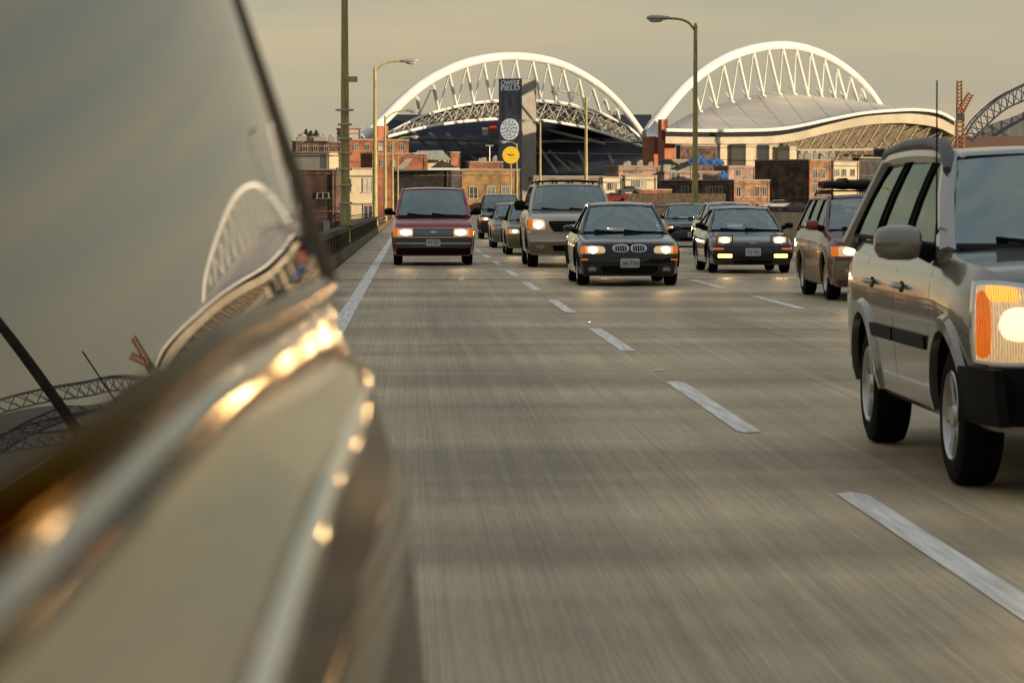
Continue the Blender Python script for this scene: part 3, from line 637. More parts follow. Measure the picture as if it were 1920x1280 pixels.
# glass gable, awning, small gable
def gable(name, label, pts, Z, m, dep=10):
    o_ = P(pts[0][0], pts[0][1], Z); b = MB(); a = [P(x, y, Z) - o_ for x, y in pts]; n = len(a)
    b.add(a + [v + Vector((0, dep, 0)) for v in a], [tuple(range(n)), tuple(range(n, 2 * n))[::-1]] + [(i, (i + 1) % n, n + (i + 1) % n, n + i) for i in range(n)])
    o = b.build(name, m); o.location = o_; return tag(o, label, 'building')
gl = mat('skylight_glass', (0.38, 0.42, 0.40), 0.25, var=0.25, scale=2, stretch=(3, 1, .2))
gable('glass_skylight', 'pale glass skylight roof with a peaked gable above the dark flat building', [(778, 298), (782, 283), (830, 282), (846, 300)], 690, gl)
gable('small_gable', 'small dark gable with grey slates above the dark flat building', [(802, 318), (828, 300), (862, 316)], 585, darkm, 6)
gable('white_fascia', 'thin white roof edge slab above the dark flat building', [(802, 319), (862, 319), (862, 315), (802, 315)], 566, whitem, 3)
gable('sloped_awning', 'white sloped awning roof leaning on the red brick wing', [(742, 317), (764, 296), (774, 298), (756, 317)], 600, pale, 4)
# blue tarpaulins
tarp = mat('blue_tarp', (0.025, 0.11, 0.30), 0.5, var=0.5, scale=0.6)
for i, (x0, x1, y0, y1, Z, lab) in enumerate(((1291, 1326, 290, 309, 850, 'large crumpled bright blue tarpaulin on a rooftop left of the tall lamp pole base'), (1322, 1358, 296, 310, 855, 'darker blue tarpaulin on the rooftop right of the larger one'), (1346, 1366, 322, 336, 770, 'small blue tarpaulin on the pink building'))):
    b = MB(); rows = []; random.seed(i)
    for r_ in range(7):
        rows.append([P(x0 + (x1 - x0) * c_ / 12, y1 - (y1 - y0) * (math.sin(math.pi * r_ / 6) * (.5 + .5 * math.sin(math.pi * c_ / 12)) + random.uniform(-.12, .12)), Z + r_ * 1.5) for c_ in range(13)])
    o_ = Vector(rows[0][6]); b.grid([[v - o_ for v in q] for q in rows]); o = b.build('tarpaulin', tarp); o.location = o_; tag(o, lab, 'tarpaulin')
# rooftop plant
vm = mat('vent_metal', (0.45, 0.42, 0.36), 0.5, 0.3)
random.seed(11); v0 = None
for i, (x, y, Z, wd, ht) in enumerate([(1502, 299, 735, 1.3, 1.4), (1514, 299, 735, 1.6, 1.6), (1530, 300, 735, 1.2, 1.8), (1544, 300, 735, 1.8, 1.0), (566, 265, 560, 1.8, 1.0), (584, 265, 562, 1.4, .7), (600, 265, 560, 2.2, .8), (622, 265, 560, 1.1, .9), (1176, 311, 745, 1.8, .9), (1200, 311, 745, 1.4, 1.1), (1220, 311, 745, 1.1, .8), (905, 303, 662, 1.8, .7), (928, 303, 662, 1.0, 1.0), (1400, 337, 700, 1.4, .7), (1560, 295, 1004, 2.0, 1.5)]):
    p = P(x, y, Z)
    if v0 is None:
        b = MB(); b.box((-.5, -.5, 0), (.5, .5, .75)); b.lathe([(.75, .38), (.85, .42), (.95, .42), (1, .0)], 'z', (0, 0, 0), 12); b.box((-.6, -.15, .2), (-.5, .15, .55)); v0 = b.build('roof_vent', vm); o = v0
    else: o = v0.copy(); COL.objects.link(o)
    o.location = p; o.scale = (wd, wd, ht * 1.3); where = ['leftmost vent on the tall dark brick building', 'second vent on the tall dark brick building', 'third and tallest vent on the tall dark brick building', 'rightmost wide vent on the tall dark brick building', 'leftmost vent on the brown brick roof at far left', 'second low vent on the brown brick roof at far left', 'wide vent on the brown brick roof at far left', 'vent nearest the thick lamp pole on the brown brick roof', 'left vent on the mauve flat roof', 'middle vent on the mauve flat roof', 'right vent on the mauve flat roof', 'left vent on the low red roof beside the yellow disc', 'right vent on the low red roof beside the yellow disc', 'vent on the low brick building behind the hatchback', 'vent on the grey service building'][i]
    tag(o, 'pale metal ' + where, 'vent', 'rooftop vents on the distant buildings')
# the yellow disc sign on its post
yd = empty('yellow_disc_sign', P(958, 386, 330) + Vector((0, 0, -12)), 'round yellow sunburst sign on a thin post in front of the tower', 'sign'); p = P(958, 291, 330) - yd.location
b = MB(); ring = [(1.0 if k % 2 else .93) * .98 for k in range(56)]
b.add([(p.x + r_ * math.cos(2 * math.pi * k / 56), p.y - .06, p.z + r_ * math.sin(2 * math.pi * k / 56)) for k, r_ in enumerate(ring)] + [(p.x + r_ * math.cos(2 * math.pi * k / 56), p.y + .06, p.z + r_ * math.sin(2 * math.pi * k / 56)) for k, r_ in enumerate(ring)],
      [tuple(range(56)), tuple(range(56, 112))[::-1]] + [(i, (i + 1) % 56, 56 + (i + 1) % 56, 56 + i) for i in range(56)])
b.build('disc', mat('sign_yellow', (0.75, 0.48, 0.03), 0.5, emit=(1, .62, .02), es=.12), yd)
b = MB(); b.tube([(p.x - .3, p.y - .09, p.z + .1), (p.x, p.y - .09, p.z - .02), (p.x + .35, p.y - .09, p.z + .04)], .06, 5); b.build('mark', darkm, yd)
b = MB(); b.tube([(0, .1, 0), (0, .1, p.z + .5)], .08, 8); b.build('post', polem, yd)
# floodlight mast in front of the stand
fm = empty('floodlight_mast', P(918, 386, 900) + Vector((0, 0, -15)), 'thin mast with small floodlights in front of the seating left of the tower', 'floodlight')
h_ = P(918, 274, 900).z - fm.location.z; b = MB(); b.tube([(0, 0, 0), (0, 0, h_)], [.3, .15], 6); b.build('mast', lampm, fm)
b = MB()
for dx in (-.9, -.3, .3, .9): b.box((dx - .22, -.3, h_ - .1), (dx + .22, .2, h_ + .35))
b.build('floodlight', lampm, fm)
# small roadside sign left of the cream building
sg = empty('parking_sign', P(612, 430, 120), 'small pale sign on a bracket beyond the left parapet', 'sign')
b = MB(); b.box((-.12, 0, -.35), (.14, .03, .35)); b.build('sign_plate', lampm, sg); b = MB(); b.tube([(.1, .02, .3), (.35, .02, .62), (.6, .02, .6)], .03, 6); b.tube([(0, .05, -.3), (0, .05, -14)], .05, 6); b.build('bracket', railm, sg)

# ------------------------------------------------------------------ trees far left and ridge beyond
leafm = mat('far_foliage', (0.045, 0.06, 0.05), 0.9, scale=1.5, var=0.5); barkm = mat('bark', (0.08, 0.06, 0.04), 0.9)
for i, (px, py, hh) in enumerate(((574, 243, 9), (583, 246, 8), (593, 245, 8), (564, 252, 6), (606, 254, 6))):
    Z = 800; tp_ = P(px, py, Z); base = P(px, 300, Z); t = empty('tree', base, 'dark evergreen on the skyline at far left, ' + ('second from left and tallest', 'middle one', 'second from the right', 'leftmost and short', 'rightmost and short')[i], 'tree', 'skyline trees at far left')
    H = tp_.z - base.z; b = MB(); b.tube([(0, 0, -12), (0, 0, H * .9)], [.3, .06], 6)
    random.seed(i + 50)
    for k in range(10): a = random.uniform(0, 6.28); z = H * (.3 + .06 * k); b.tube([(0, 0, z), (math.cos(a) * (1.4 - .1 * k), math.sin(a) * (1.4 - .1 * k), z + .3)], .05, 4)
    b.build('trunk', barkm, t)
    b = MB()
    for k in range(900):
        q = random.random() ** .8; z = H * (.25 + .75 * q); R_ = (1 - q) ** .7 * 2.0 * random.uniform(.2, 1.1) * (1 + .35 * math.sin(z * 3)); a = random.uniform(0, 6.28)
        c = Vector((R_ * math.cos(a), R_ * math.sin(a), z)); d1 = Vector([random.uniform(-1, 1) for _ in range(3)]).normalized() * .25; d2 = Vector([random.uniform(-1, 1) for _ in range(3)]).normalized() * .25
        b.add([c, c + d1, c + d1 + d2, c + d2], [(0, 1, 2, 3)])
    b.build('crown', leafm, t, fix=False)
b = MB(); random.seed(5); hx = [-4000 + 160 * k for k in range(70)]
hz = [20 + 26 * math.sin(k * .37) * math.sin(k * .13 + 1) + random.uniform(-3, 3) for k in range(70)]
b.grid([[(x, 5200, -16) for x in hx], [(x, 5600, z) for x, z in zip(hx, hz)], [(x, 6200, -16) for x in hx]])
tag(b.build('hills', mat('far_hills', (0.10, 0.11, 0.12), 0.95, scale=0.01)), kind='structure')
# added unseen block, warehouse shaped, that keeps the low sun off the viaduct
dk = empty('shade_block', (52, 15, -15), 'long unseen block added for shade, with rows of dark windows, outside the photo to the right', 'building')
b = MB(); b.box((-8, -110, 0), (12, 98, 27.0)); b.build('wall', dbrick, dk)
b = MB(); b.add([(-8.6, -111, 27), (12.6, -111, 27), (12.6, 99, 27), (-8.6, 99, 27), (2, -111, 29.5), (2, 99, 29.5)], [(0, 4, 5, 3), (4, 1, 2, 5), (0, 1, 4), (3, 5, 2), (0, 3, 2, 1)]); b.build('roof', greym, dk)
b = MB()
for k in range(40):
    for z in (17, 22): b.box((-8.12, -106 + k * 5.1, z), (-8.0, -103.4 + k * 5.1, z + 2.6))
b.build('window_row', M['pane'], dk)

# ------------------------------------------------------------------ cars
def paint_mat(name, col, metal=0.5, rough=0.28):
    return mat(name, col, rough, metal, coat=0.8, var=0.05, scale=2.0)
class Car:
    def __init__(s, label, cat_name, x, y, L, W, H, paint, **k):
        s.L, s.W, s.H, s.paint = L, W, H, paint
        s.gc = k.get('gc', .2); s.fo = k.get('fo', .85); s.wb = k.get('wb', 2.6); s.rw = k.get('rw', .32); s.tw = k.get('tw', .2)
        s.top = k['top']             # (distance from nose, z) along the centre line, lower body
        s.nose = k.get('nose', [(0, .06), (.4, 0), (.7, .03), (1, .1)]); s.tail = k.get('tail', [(0, .06), (.5, 0), (1, .06)])
        s.pd, s.rn = k.get('pd', .16), k.get('rn', .10); s.drop = k.get('drop', .05); s.crown = k.get('crown', .9)
        s.k = k
        s.root = empty(k.get('name', 'car'), (x, y + L / 2, 0), label, cat_name, k.get('group'))
        s.yw = [s.fo, s.fo + s.wb]; s.ra = s.rw + k.get('gap', .055)
        s.arm = k.get('archmat', M['black'])
        s.build_body()
    # all "d" values are distances from the nose; local y = d - L/2
    def hw(s, d):
        e = .75
        f = 1.0
        if d < e: f -= s.rn * (1 - d / e) ** 2
        if d > s.L - e: f -= s.rn * .9 * (1 - (s.L - d) / e) ** 2
        return s.W / 2 * f
    def sec(s, d):
        w_ = s.hw(d); tz = sinterp(s.top, d); sz = tz - s.drop
        bz = s.gc
        for yc in s.yw:
            if abs(d - yc) < s.ra: bz = max(bz, s.rw + math.sqrt(s.ra ** 2 - (d - yc) ** 2))
        h = sz - s.gc
        P_ = [(.90, 0), (.955, .06), (.975, .2), (.992, .42), (1.0, .6), (.995, .74), (.985, .86), (.955, .95)]
        o = []
        for i, (fx, fz) in enumerate(P_):
            z = s.gc + fz * h
            if z < bz: z = bz + i * .0005; fx2 = interp([(q[1], q[0]) for q in P_], min(1, (bz - s.gc) / h)); fx = fx2
            o.append((w_ * fx, min(z, sz - (8 - i) * .001)))
        o += [(w_ * s.crown, tz - s.drop * .45), (w_ * .70, tz - s.drop * .22), (w_ * .40, tz - s.drop * .06), (0, tz)]
        return o
    def side_x(s, d, z):
        q = s.sec(d); q = sorted([(b_, a_) for a_, b_ in q[:9]]); return interp(q, z)
    def shift(s, d, x, z):
        y = 0; w0 = s.W / 2
        zz = max(0, min(1, (z - s.gc) / (s.top[0][1] - s.gc)))
        e = .6
        if d < e:
            f_ = (1 - d / e) ** 2; y += f_ * (sinterp(s.nose, zz) - s.pd * (1 - min(1, (abs(x) / w0) ** 2.4)))
        if d > s.L - e:
            zz = max(0, min(1, (z - s.gc) / (s.top[-1][1] - s.gc))); f_ = (1 - (s.L - d) / e) ** 2; y -= f_ * (sinterp(s.tail, zz) - s.pd * .7 * (1 - min(1, (abs(x) / w0) ** 2.4)))
        return y
    def pt(s, d, x, z): return (x, d + s.shift(d, x, z) - s.L / 2 , z)
    def front_y(s, x, z): return s.pd + s.shift(0, x, z) + s.dfix(x) - s.L / 2
    def dfix(s, x): return 0
    def build_body(s):
        ds = [s.pd]; 
        stn = sorted(set([round(v, 3) for v in ([0, .05, .12, .2, .3, .45, .6, .75] + [s.L - q for q in (0, .05, .12, .25, .4, .6, .8)] + [1.0 + .22 * i for i in range(int((s.L - 2) / .22))] +
              [yc + s.ra * math.cos(math.pi * i / 14) * (1.0 if 0 < i < 14 else 1.001) for yc in s.yw for i in range(15)])]))
        stn = [d for d in stn if 0 <= d <= s.L]
        b = MB(); rows = []
        for d in stn:
            q = s.sec(d); full = [(-a_, z_) for a_, z_ in q] + [(a_, z_) for a_, z_ in q[:-1][::-1]]
            rows.append([(x_, d + s.pd * (1 - d / .6) ** 2 * (d < .6) + s.shift(d, x_, z_) - s.L / 2, z_) for x_, z_ in full])
        b.grid(rows)
        for d, end in ((stn[0], 0), (stn[-1], 1)):
            q = s.sec(d); nx = 15; rr = []
            lv = []
            for (a0, z0), (a1, z1) in zip(q[:9], q[1:9]):
                for t in (0, .5): lv.append((a0 + (a1 - a0) * t, z0 + (z1 - z0) * t))
            lv += [q[8]]
            for a_, z_ in lv + [(q[9][0], q[9][1]), (q[10][0], q[10][1])]:
                rr.append([(a_ * (2 * j / nx - 1), d + (s.pd if not end else 0) + s.shift(d, a_ * (2 * j / nx - 1), z_) - s.L / 2, z_) for j in range(nx + 1)])
            rr.append([(x_ / 1e3, y_, q[11][1]) for x_, y_, z_ in [(v[0], s.L * (end) - s.L / 2 + (s.pd if not end else 0) + s.shift(d, v[0] / 1e3, q[11][1]) , 0) for v in rr[-1]]])
            b.grid(rr)
        s.body = b.build('body', s.paint, s.root, True, weld=.0012, ang=38)
        # underbody and wells
        b = MB(); L2 = s.L / 2; wi = s.W / 2 - s.tw - .06
        b.box((-wi, .15 - L2, s.gc + .01), (wi, s.L - .2 - L2, min(.62, s.top[0][1] - .12)))
        a0, a1 = s.yw[0] + s.ra + .02, s.yw[1] - s.ra - .02
        b.box((-s.W / 2 * .88, a0 - L2, s.gc + .012), (s.W / 2 * .88, a1 - L2, .5))
        for yc in s.yw:
            for sd in (-1, 1):
                rows = [[(sd * xx, yc - L2 + (s.ra + .012) * math.cos(math.pi * i / 12), s.rw + (s.ra + .012) * math.sin(math.pi * i / 12)) for i in range(13)] for xx in (wi - .02, s.W / 2 * .955)]; b.grid(rows)
        b.build('underbody', M['black'], s.root)
        if s.k.get('flares', True):
            for yc in s.yw:
                for sd in (-1, 1):
                    b = MB(); rows = []; fl = s.k.get('flare', .015)
                    for i in range(17):
                        a = math.pi * i / 16; rr_ = []
                        for (r_, o_) in ((s.ra - .012, -.02), (s.ra - .012, fl), (s.ra + fl * 2.2, fl), (s.ra + fl * 2.8 + .01, -.003)):
                            d = yc + r_ * math.cos(a); z = s.rw + r_ * math.sin(a); dd = yc + (s.ra + .012) * math.cos(a)
                            rr_.append((sd * (s.side_x(min(max(dd, 0), s.L), z) + o_), d - L2, z))
                        rows.append(rr_)
                    b.grid(rows); b.build('wheel_arch_trim', s.arm, s.root, True)
        # wheels
        for yc in s.yw:
            for sd in (-1, 1): s.wheel(sd, yc)
    def wheel(s, sd, yc):
        xo = s.W / 2 * .965; w_ = s.tw; r = s.rw; rr = s.k.get('rim', .2)
        if not hasattr(s, 'wm'):
            b = MB(); pr = [(-w_, rr + .01), (-w_, r - .05), (-w_ + .015, r - .012), (-w_ + .05, r), (-.05, r), (-.018, r - .012), (-.004, r - .05), (0, rr + .03), (-.012, rr)]
            b.lathe(pr, 'x', (0, 0, 0), 40); s.wm = b.build('wheel', M['rubber'], s.root, True); wh = s.wm
            b = MB(); b.lathe([(-.012, rr + .005), (-.004, rr - .004), (-.02, rr - .02), (-.07, rr - .03), (-w_ * .8, rr - .03)], 'x', (0, 0, 0), 36)
            ns = s.k.get('spokes', 5)
            for i in range(ns):
                a = 2 * math.pi * i / ns + .3; c_, s_ = math.cos(a), math.sin(a); t0 = .33 if ns <= 6 else .2
                pts = []
                for (rad_, hw_, xx) in ((.04, .030, -.028), (rr * .6, .030 * t0 * 3, -.022), (rr - .012, .045 * t0 * 3, -.016)):
                    pts.append([(xx, rad_ * c_ - hw_ * s_, rad_ * s_ + hw_ * c_), (xx, rad_ * c_ + hw_ * s_, rad_ * s_ - hw_ * c_)])
                b.grid(pts); b.grid([[(x_ - .03, y_, z_) for x_, y_, z_ in q] for q in pts])
                b.grid([[q[0], (q[0][0] - .03, q[0][1], q[0][2])] for q in pts]); b.grid([[q[1], (q[1][0] - .03, q[1][1], q[1][2])] for q in pts])
            b.lathe([(-.012, 0), (-.012, .05), (-.03, .062), (-.06, .062)], 'x', (0, 0, 0), 20)
            s.rm = b.build('rim', M['alloy'], wh, True); rim = s.rm
            b = MB(); b.lathe([(-.09, 0), (-.09, rr - .035)], 'x', (0, 0, 0), 24); s.dk = b.build('brake_disc', M['interior'], wh); dk_ = s.dk
        else:
            wh = s.wm.copy(); COL.objects.link(wh); wh.parent = s.root
            for ch in (s.rm, s.dk):
                c = ch.copy(); COL.objects.link(c); c.parent = wh
        wh.location = (sd * xo, yc - s.L / 2, s.rw); wh.rotation_euler = (0.4 * yc, 0, 0 if sd > 0 else math.pi)
    # conforming patches on nose and sides ------------------------------------------------
    def _sq(s, n, rnd):
        o = []
        for i in range(n + 1):
            r = []
            for j in range(n + 1):
                u_, v_ = 2 * j / n - 1, 2 * i / n - 1
                r.append((u_ * math.sqrt(1 - rnd * v_ * v_ / 2), v_ * math.sqrt(1 - rnd * u_ * u_ / 2)))
            o.append(r)
        return o
    def patch(s, name, cs, m, off=.01, th=.03, rnd=.4, n=8, parent=None, face='front', side=1, smooth=True, dome=0.0):
        b = MB(); L2 = s.L / 2
        def pos(u_, v_, o_):
            a, c = (u_ + 1) / 2, (v_ + 1) / 2
            p0 = (cs[0][0] * (1 - a) + cs[1][0] * a, cs[0][1] * (1 - a) + cs[1][1] * a); p1 = (cs[3][0] * (1 - a) + cs[2][0] * a, cs[3][1] * (1 - a) + cs[2][1] * a)
            q = (p0[0] * (1 - c) + p1[0] * c, p0[1] * (1 - c) + p1[1] * c)
            o2 = o_ + dome * (1 - max(abs(u_), abs(v_)) ** 2)
            if face == 'front': x, z = q; return (x, s.front_y(x, z) - o2, z)
            if face == 'rear': x, z = q; return (x, s.L - L2 + s.shift(s.L, x, z) + o2, z)
            if face == 'side': d, z = q; return (side * (s.side_x(d, z) + o2), d - L2, z)
            if face == 'wrap':   # x beyond the corner goes round the side
                x, z = q
        g = s._sq(n, rnd); top = [[pos(u_, v_, off) for u_, v_ in r] for r in g]; b.grid(top)
        ring = [g[0][j] for j in range(n + 1)] + [g[i][n] for i in range(1, n + 1)] + [g[n][j] for j in range(n - 1, -1, -1)] + [g[i][0] for i in range(n - 1, 0, -1)]
        r1 = [pos(u_, v_, off) for u_, v_ in ring]; r0 = [pos(u_, v_, off - th) for u_, v_ in ring]; b.grid([r1, r0], True)
        return b.build(name, m, parent or s.root, smooth, weld=1e-4)
    def both(s, name, cs, m, **k):
        a = s.patch(name, cs, m, **k); c2 = [(-x, z) for x, z in cs]; k2 = dict(k)
        return [a, s.patch(name, [c2[1], c2[0], c2[3], c2[2]], m, **k2)]
    def sides(s, name, cs, m, **k):
        return [s.patch(name, cs, m, face='side', side=sd, **k) for sd in (-1, 1)]
    def line(s, name, pts, m, w_=.012, off=.004, sides=(-1, 1), parent=None):
        for sd in sides:
            b = MB(); dn = dense(pts, 6 * (len(pts) - 1)) if len(pts) > 2 else [(pts[0][0] + (pts[1][0] - pts[0][0]) * i / 10, pts[0][1] + (pts[1][1] - pts[0][1]) * i / 10) for i in range(11)]
            b.tube([(sd * (s.side_x(d, z) + off - w_ * .4), d - s.L / 2, z) for d, z in dn], w_ / 2, 5); b.build(name, m, s.root if not parent else parent)
    def headlight(s, cs, bulb, amber=None, lit=True, r=.07, rnd=.5, off=.012, bs=1.0, lens=None, tilt=None):
        if lit: s.beams(bulb[0], bulb[1])
        for sd in (-1, 1):
            f = lambda q: [(sd * x, z) for x, z in q]
            hl = s.patch('headlight', f(cs), lens or (M['lens'] if lit else M['lens_off']), off=off, th=.05, rnd=rnd, dome=.012)
            x, z = bulb; x *= sd
            b = MB(); n = 16; yy = s.front_y(x, z) - off - .026
            b.add([(x + r * bs * math.cos(2 * math.pi * i / n), s.front_y(x + r * bs * math.cos(2 * math.pi * i / n), z) - off - .018, z + r * math.sin(2 * math.pi * i / n)) for i in range(n)] + [(x, s.front_y(x, z) - off - .034, z)], [(i, (i + 1) % n, n) for i in range(n)])
            b.build('bulb', M['bulb'] if lit else M['chrome'], hl)
            if amber: s.patch('indicator', f(amber), M['amber'], off=off + .006, th=.04, rnd=.3, parent=hl, dome=.01)
    def beams(s, x, z, power=56, wide=32):
        for sd in (-1, 1):
            ld = bpy.data.lights.new('headlight_beam', 'SPOT'); ld.energy = power; ld.color = (1, .62, .27); ld.spot_size = rad(wide); ld.spot_blend = .9; ld.shadow_soft_size = .07
            o = bpy.data.objects.new('headlight_beam', ld); COL.objects.link(o); o.parent = s.root
            o.location = (sd * x, s.front_y(sd * x, z) - .10, z); o.rotation_euler = (rad(90), 0, rad(180) * 0)
            o.rotation_euler = Vector((0, -1, -.004)).to_track_quat('-Z', 'Y').to_euler()
    def plate(s, z, txt='', x=0, w_=.31, h=.155, off=.03):
        p = s.patch('number_plate', [(x - w_ / 2, z - h / 2), (x + w_ / 2, z - h / 2), (x + w_ / 2, z + h / 2), (x - w_ / 2, z + h / 2)], M['plate'], off=off, th=.02, rnd=.05, n=4)
        if not txt:
            b = MB()
            for i_ in range(7):
                if i_ == 3: continue
                x0_ = x - .125 + i_ * .036
                for dz_ in (-.03, .0, .03): b.box((x0_, s.front_y(x0_, z) - off - .006, z + dz_ - .006), (x0_ + (.022 if (i_ + int(dz_ * 40)) % 2 else .009), s.front_y(x0_, z) - off - .001, z + dz_ + .012))
            b.build('plate_marks', M['plate_ink'], p)
        if txt:
            vs_, fs_ = text_mb(txt, .085, .001, w=w_ * .84); b = MB(); b.add([(v.x + x, s.front_y(v.x + x, z) - off - .004 - v.z, z - .005 + v.y) for v in vs_], fs_); b.build('lettering', M['plate_ink'], p, fix=False)
    def green(s, wb_, wr, ws0, ws1, rf, rb, pillars, zb=None, cw=.10, roof_m=None, glass_m=None, crown=.035, ap=.035, blackpillars=True, rearcurve=.06, sideglass=None, rail_r=.035, winfrac=.0):
        """ws0/ws1 windshield base/top (d,z); rf/rb roof rear & rear glass base (d,z); pillars: side window spans [(b0,b1,t0,t1),...]"""
        L2 = s.L / 2; gm_ = glass_m or M['glass']; s.ws0, s.ws1, s.wbw, s.wr = ws0, ws1, wb_, wr
        def wsp(t, u_, extra=0.0):     # t 0 base..1 top, u -1..1
            w_ = wb_ + (wr - wb_) * t; d = ws0[0] + (ws1[0] - ws0[0]) * t + cw * (u_ * u_) - .03 * math.sin(math.pi * t); z = ws0[1] + (ws1[1] - ws0[1]) * t + crown * t * (1 - u_ * u_)
            return Vector((w_ * u_ * .985, d - L2 - cw * .35 - extra, z))
        b = MB(); b.grid([[wsp(t / 8, u_ / 8) for u_ in range(-8, 9)] for t in range(9)]); g = face(b.build('windshield', gm_, s.root, True, fix=False), (0, -1, .3))
        # black shade frit around the windshield
        b = MB(); e = .004
        for rows in ([[wsp(t, u_ / 8, e) for u_ in range(-8, 9)] for t in (0, .05)], [[wsp(t, u_ / 8, e) for u_ in range(-8, 9)] for t in (.955, 1)], [[wsp(t / 8, u_, e) for u_ in (-1, -.965)] for t in range(9)], [[wsp(t / 8, u_, e) for u_ in (.965, 1)] for t in range(9)]): b.grid(rows)
        b.build('windshield_seal', M['black'], s.root, fix=False)
        b = MB()
        for u0, u1 in ((-.72, .02), (-.02, .74)):
            b.tube([wsp(.015, u1, .02), wsp(.04, (u0 + u1) / 2, .022), wsp(.10, u0, .02)], .011, 5)
        b.build('wiper', M['black'], s.root)
        b = MB(); m0 = wsp(.86, 0, -.05); b.box((m0.x - .11, m0.y, m0.z - .03), (m0.x + .11, m0.y + .03, m0.z + .03)); b.tube([m0, wsp(.97, 0, -.01)], .012, 5); b.build('inside_mirror', M['black'], s.root)
        def rgp(t, u_):
            w_ = wb_ + (wr - wb_) * t; d = rb[0] + (rf[0] - rb[0]) * t - rearcurve * u_ * u_; z = rb[1] + (rf[1] - rb[1]) * t + crown * t * (1 - u_ * u_)
            return Vector((w_ * u_ * .985, d - L2, z))
        b = MB(); b.grid([[rgp(t / 4, u_ / 4) for u_ in range(-4, 5)] for t in range(5)]); face(b.build('rear_window', s.k.get('rearglass', M['rearglass']), s.root, True, fix=False), (0, 1, .3))
        # roof
        def rz(d): 
            t = (d - ws1[0]) / (rf[0] - ws1[0]); return ws1[1] + (rf[1] - ws1[1]) * t + s.k.get('roofarc', .03) * 4 * t * (1 - t)
        b = MB(); rows = []
        n = 10
        for i in range(n + 1):
            t = i / n; row = []
            for j in range(-8, 9):
                u_ = j / 8
                dl = ws1[0] + cw * u_ * u_ - cw * .35; dr = rf[0] - rearcurve * u_ * u_; d = dl + (dr - dl) * t
                row.append((wr * u_ * (1.0), d - L2, rz(d) + crown * (1 - u_ * u_) + .006 - (.028 if abs(j) == 8 else 0)))
            rows.append(row)
        rows = [[(x, y - .03, z - .018) for x, y, z in rows[0]]] + rows
        b.grid(rows); b.grid([[(x, y, z - .035) for x, y, z in r] for r in rows]); rf_o = b.build('roof', roof_m or s.paint, s.root, True, weld=False); s.roof = rf_o
        # rails and pillars
        zbelt = zb if zb is not None else ws0[1]
        def zb_at(d): return ws0[1] + (rb[1] - ws0[1]) * (d - ws0[0]) / (rb[0] - ws0[0])
        def zt_at(d): return rz(min(max(d, ws1[0]), rf[0])) - .012
        s.zb_at = zb_at; s.zt_at = zt_at
        for sd in (-1, 1):
            b = MB(); c0 = wsp(0, sd); c1 = wsp(1, sd); r0_ = rgp(0, sd); r1_ = rgp(1, sd)
            b.tube([c0 + Vector((0, -.02, -.04)), c0 * .5 + c1 * .5 + Vector((sd * .012, 0, 0)), c1], [ap * 1.15, ap, ap * .9], 8)
            rail = [c1] + [Vector((sd * wr, d - L2, zt_at(d))) for d in [ws1[0] + .15 + (rf[0] - ws1[0] - .25) * i / 6 for i in range(7)]] + [r1_]
            b.tube(rail, rail_r, 8); b.tube([r1_, r0_ + Vector((0, 0, -.04))], [ap, ap * 1.3], 8)
            b.build('pillar', s.paint, s.root, True)
            def sp(d_, t): 
                w_ = wb_ + (wr - wb_) * t; return w_
            for i, (b0, b1, t0, t1) in enumerate(pillars):
                q = MB(); rows = []
                for r_ in range(5):
                    t = r_ / 4; row = []
                    for c_ in range(5):
                        da = b0 + (t0 - b0) * t; db = b1 + (t1 - b1) * t; d = da + (db - da) * c_ / 4
                        zlo, zhi = zb_at(b0 + (b1 - b0) * c_ / 4) + .01, zt_at(t0 + (t1 - t0) * c_ / 4) - .02
                        row.append((sd * (sp(0, t) + .004 + .012 * math.sin(math.pi * t)), d - L2, zlo + (zhi - zlo) * t))
                    rows.append(row)
                q.grid(rows); sg_ = face(q.build('side_window', sideglass or M['sideglass'], s.root, True, fix=False), (sd, 0, .3))
                q = MB(); bd = rows[0] + [r[-1] for r in rows[1:]] + rows[-1][::-1][1:] + [r[0] for r in rows[1:-1]][::-1]; q.tube([(x + sd * .002, y, z) for x, y, z in bd + [bd[0]]], .014, 5); q.build('window_seal', M['black'], sg_)
            # pillar skins between side windows (body coloured or black)
            edges = [(ws0[0] + cw * .65, ws1[0] + cw * .65)] + [(v, w2) for p_ in pillars for v, w2 in ((p_[0], p_[2]), (p_[1], p_[3]))] + [(rb[0] - rearcurve, rf[0] - rearcurve)]
            for i in range(0, len(edges), 2):
                (b0, t0), (b1, t1) = edges[i], edges[i + 1]
                if b1 - b0 < .015 and t1 - t0 < .015: continue
                q = MB(); rows = []
                for r_ in range(5):
                    t = r_ / 4; rows.append([(sd * (sp(0, t) - .004 + .012 * math.sin(math.pi * t)), (b0 + (t0 - b0) * t) * (1 - c_) + (b1 + (t1 - b1) * t) * c_ - L2, (zb_at(b0 * (1 - c_) + b1 * c_) - .03) * (1 - t) + (zt_at(t0 * (1 - c_) + t1 * c_) + .005) * t) for c_ in (0, .5, 1)])
                q.grid(rows); q.grid([[(x - sd * .03, y, z) for x, y, z in r] for r in rows])
                q.build('door_pillar', (M['gloss_black'] if (blackpillars and 0 < i < len(edges) - 2) else s.paint), s.root, True, fix=False)
        # belt deck under the glass so nothing shows through
        b = MB(); rows = []
        for i in range(9):
            d = ws0[0] - .02 + (rb[0] - ws0[0]) * i / 8; rows.append([(u_ * wb_ * 1.0, d - L2, zb_at(d) - .045) for u_ in (-1, 0, 1)])
        # interior tub
        b = MB(); fl = .45; d0, d1 = ws0[0] + .02, rb[0] - .1
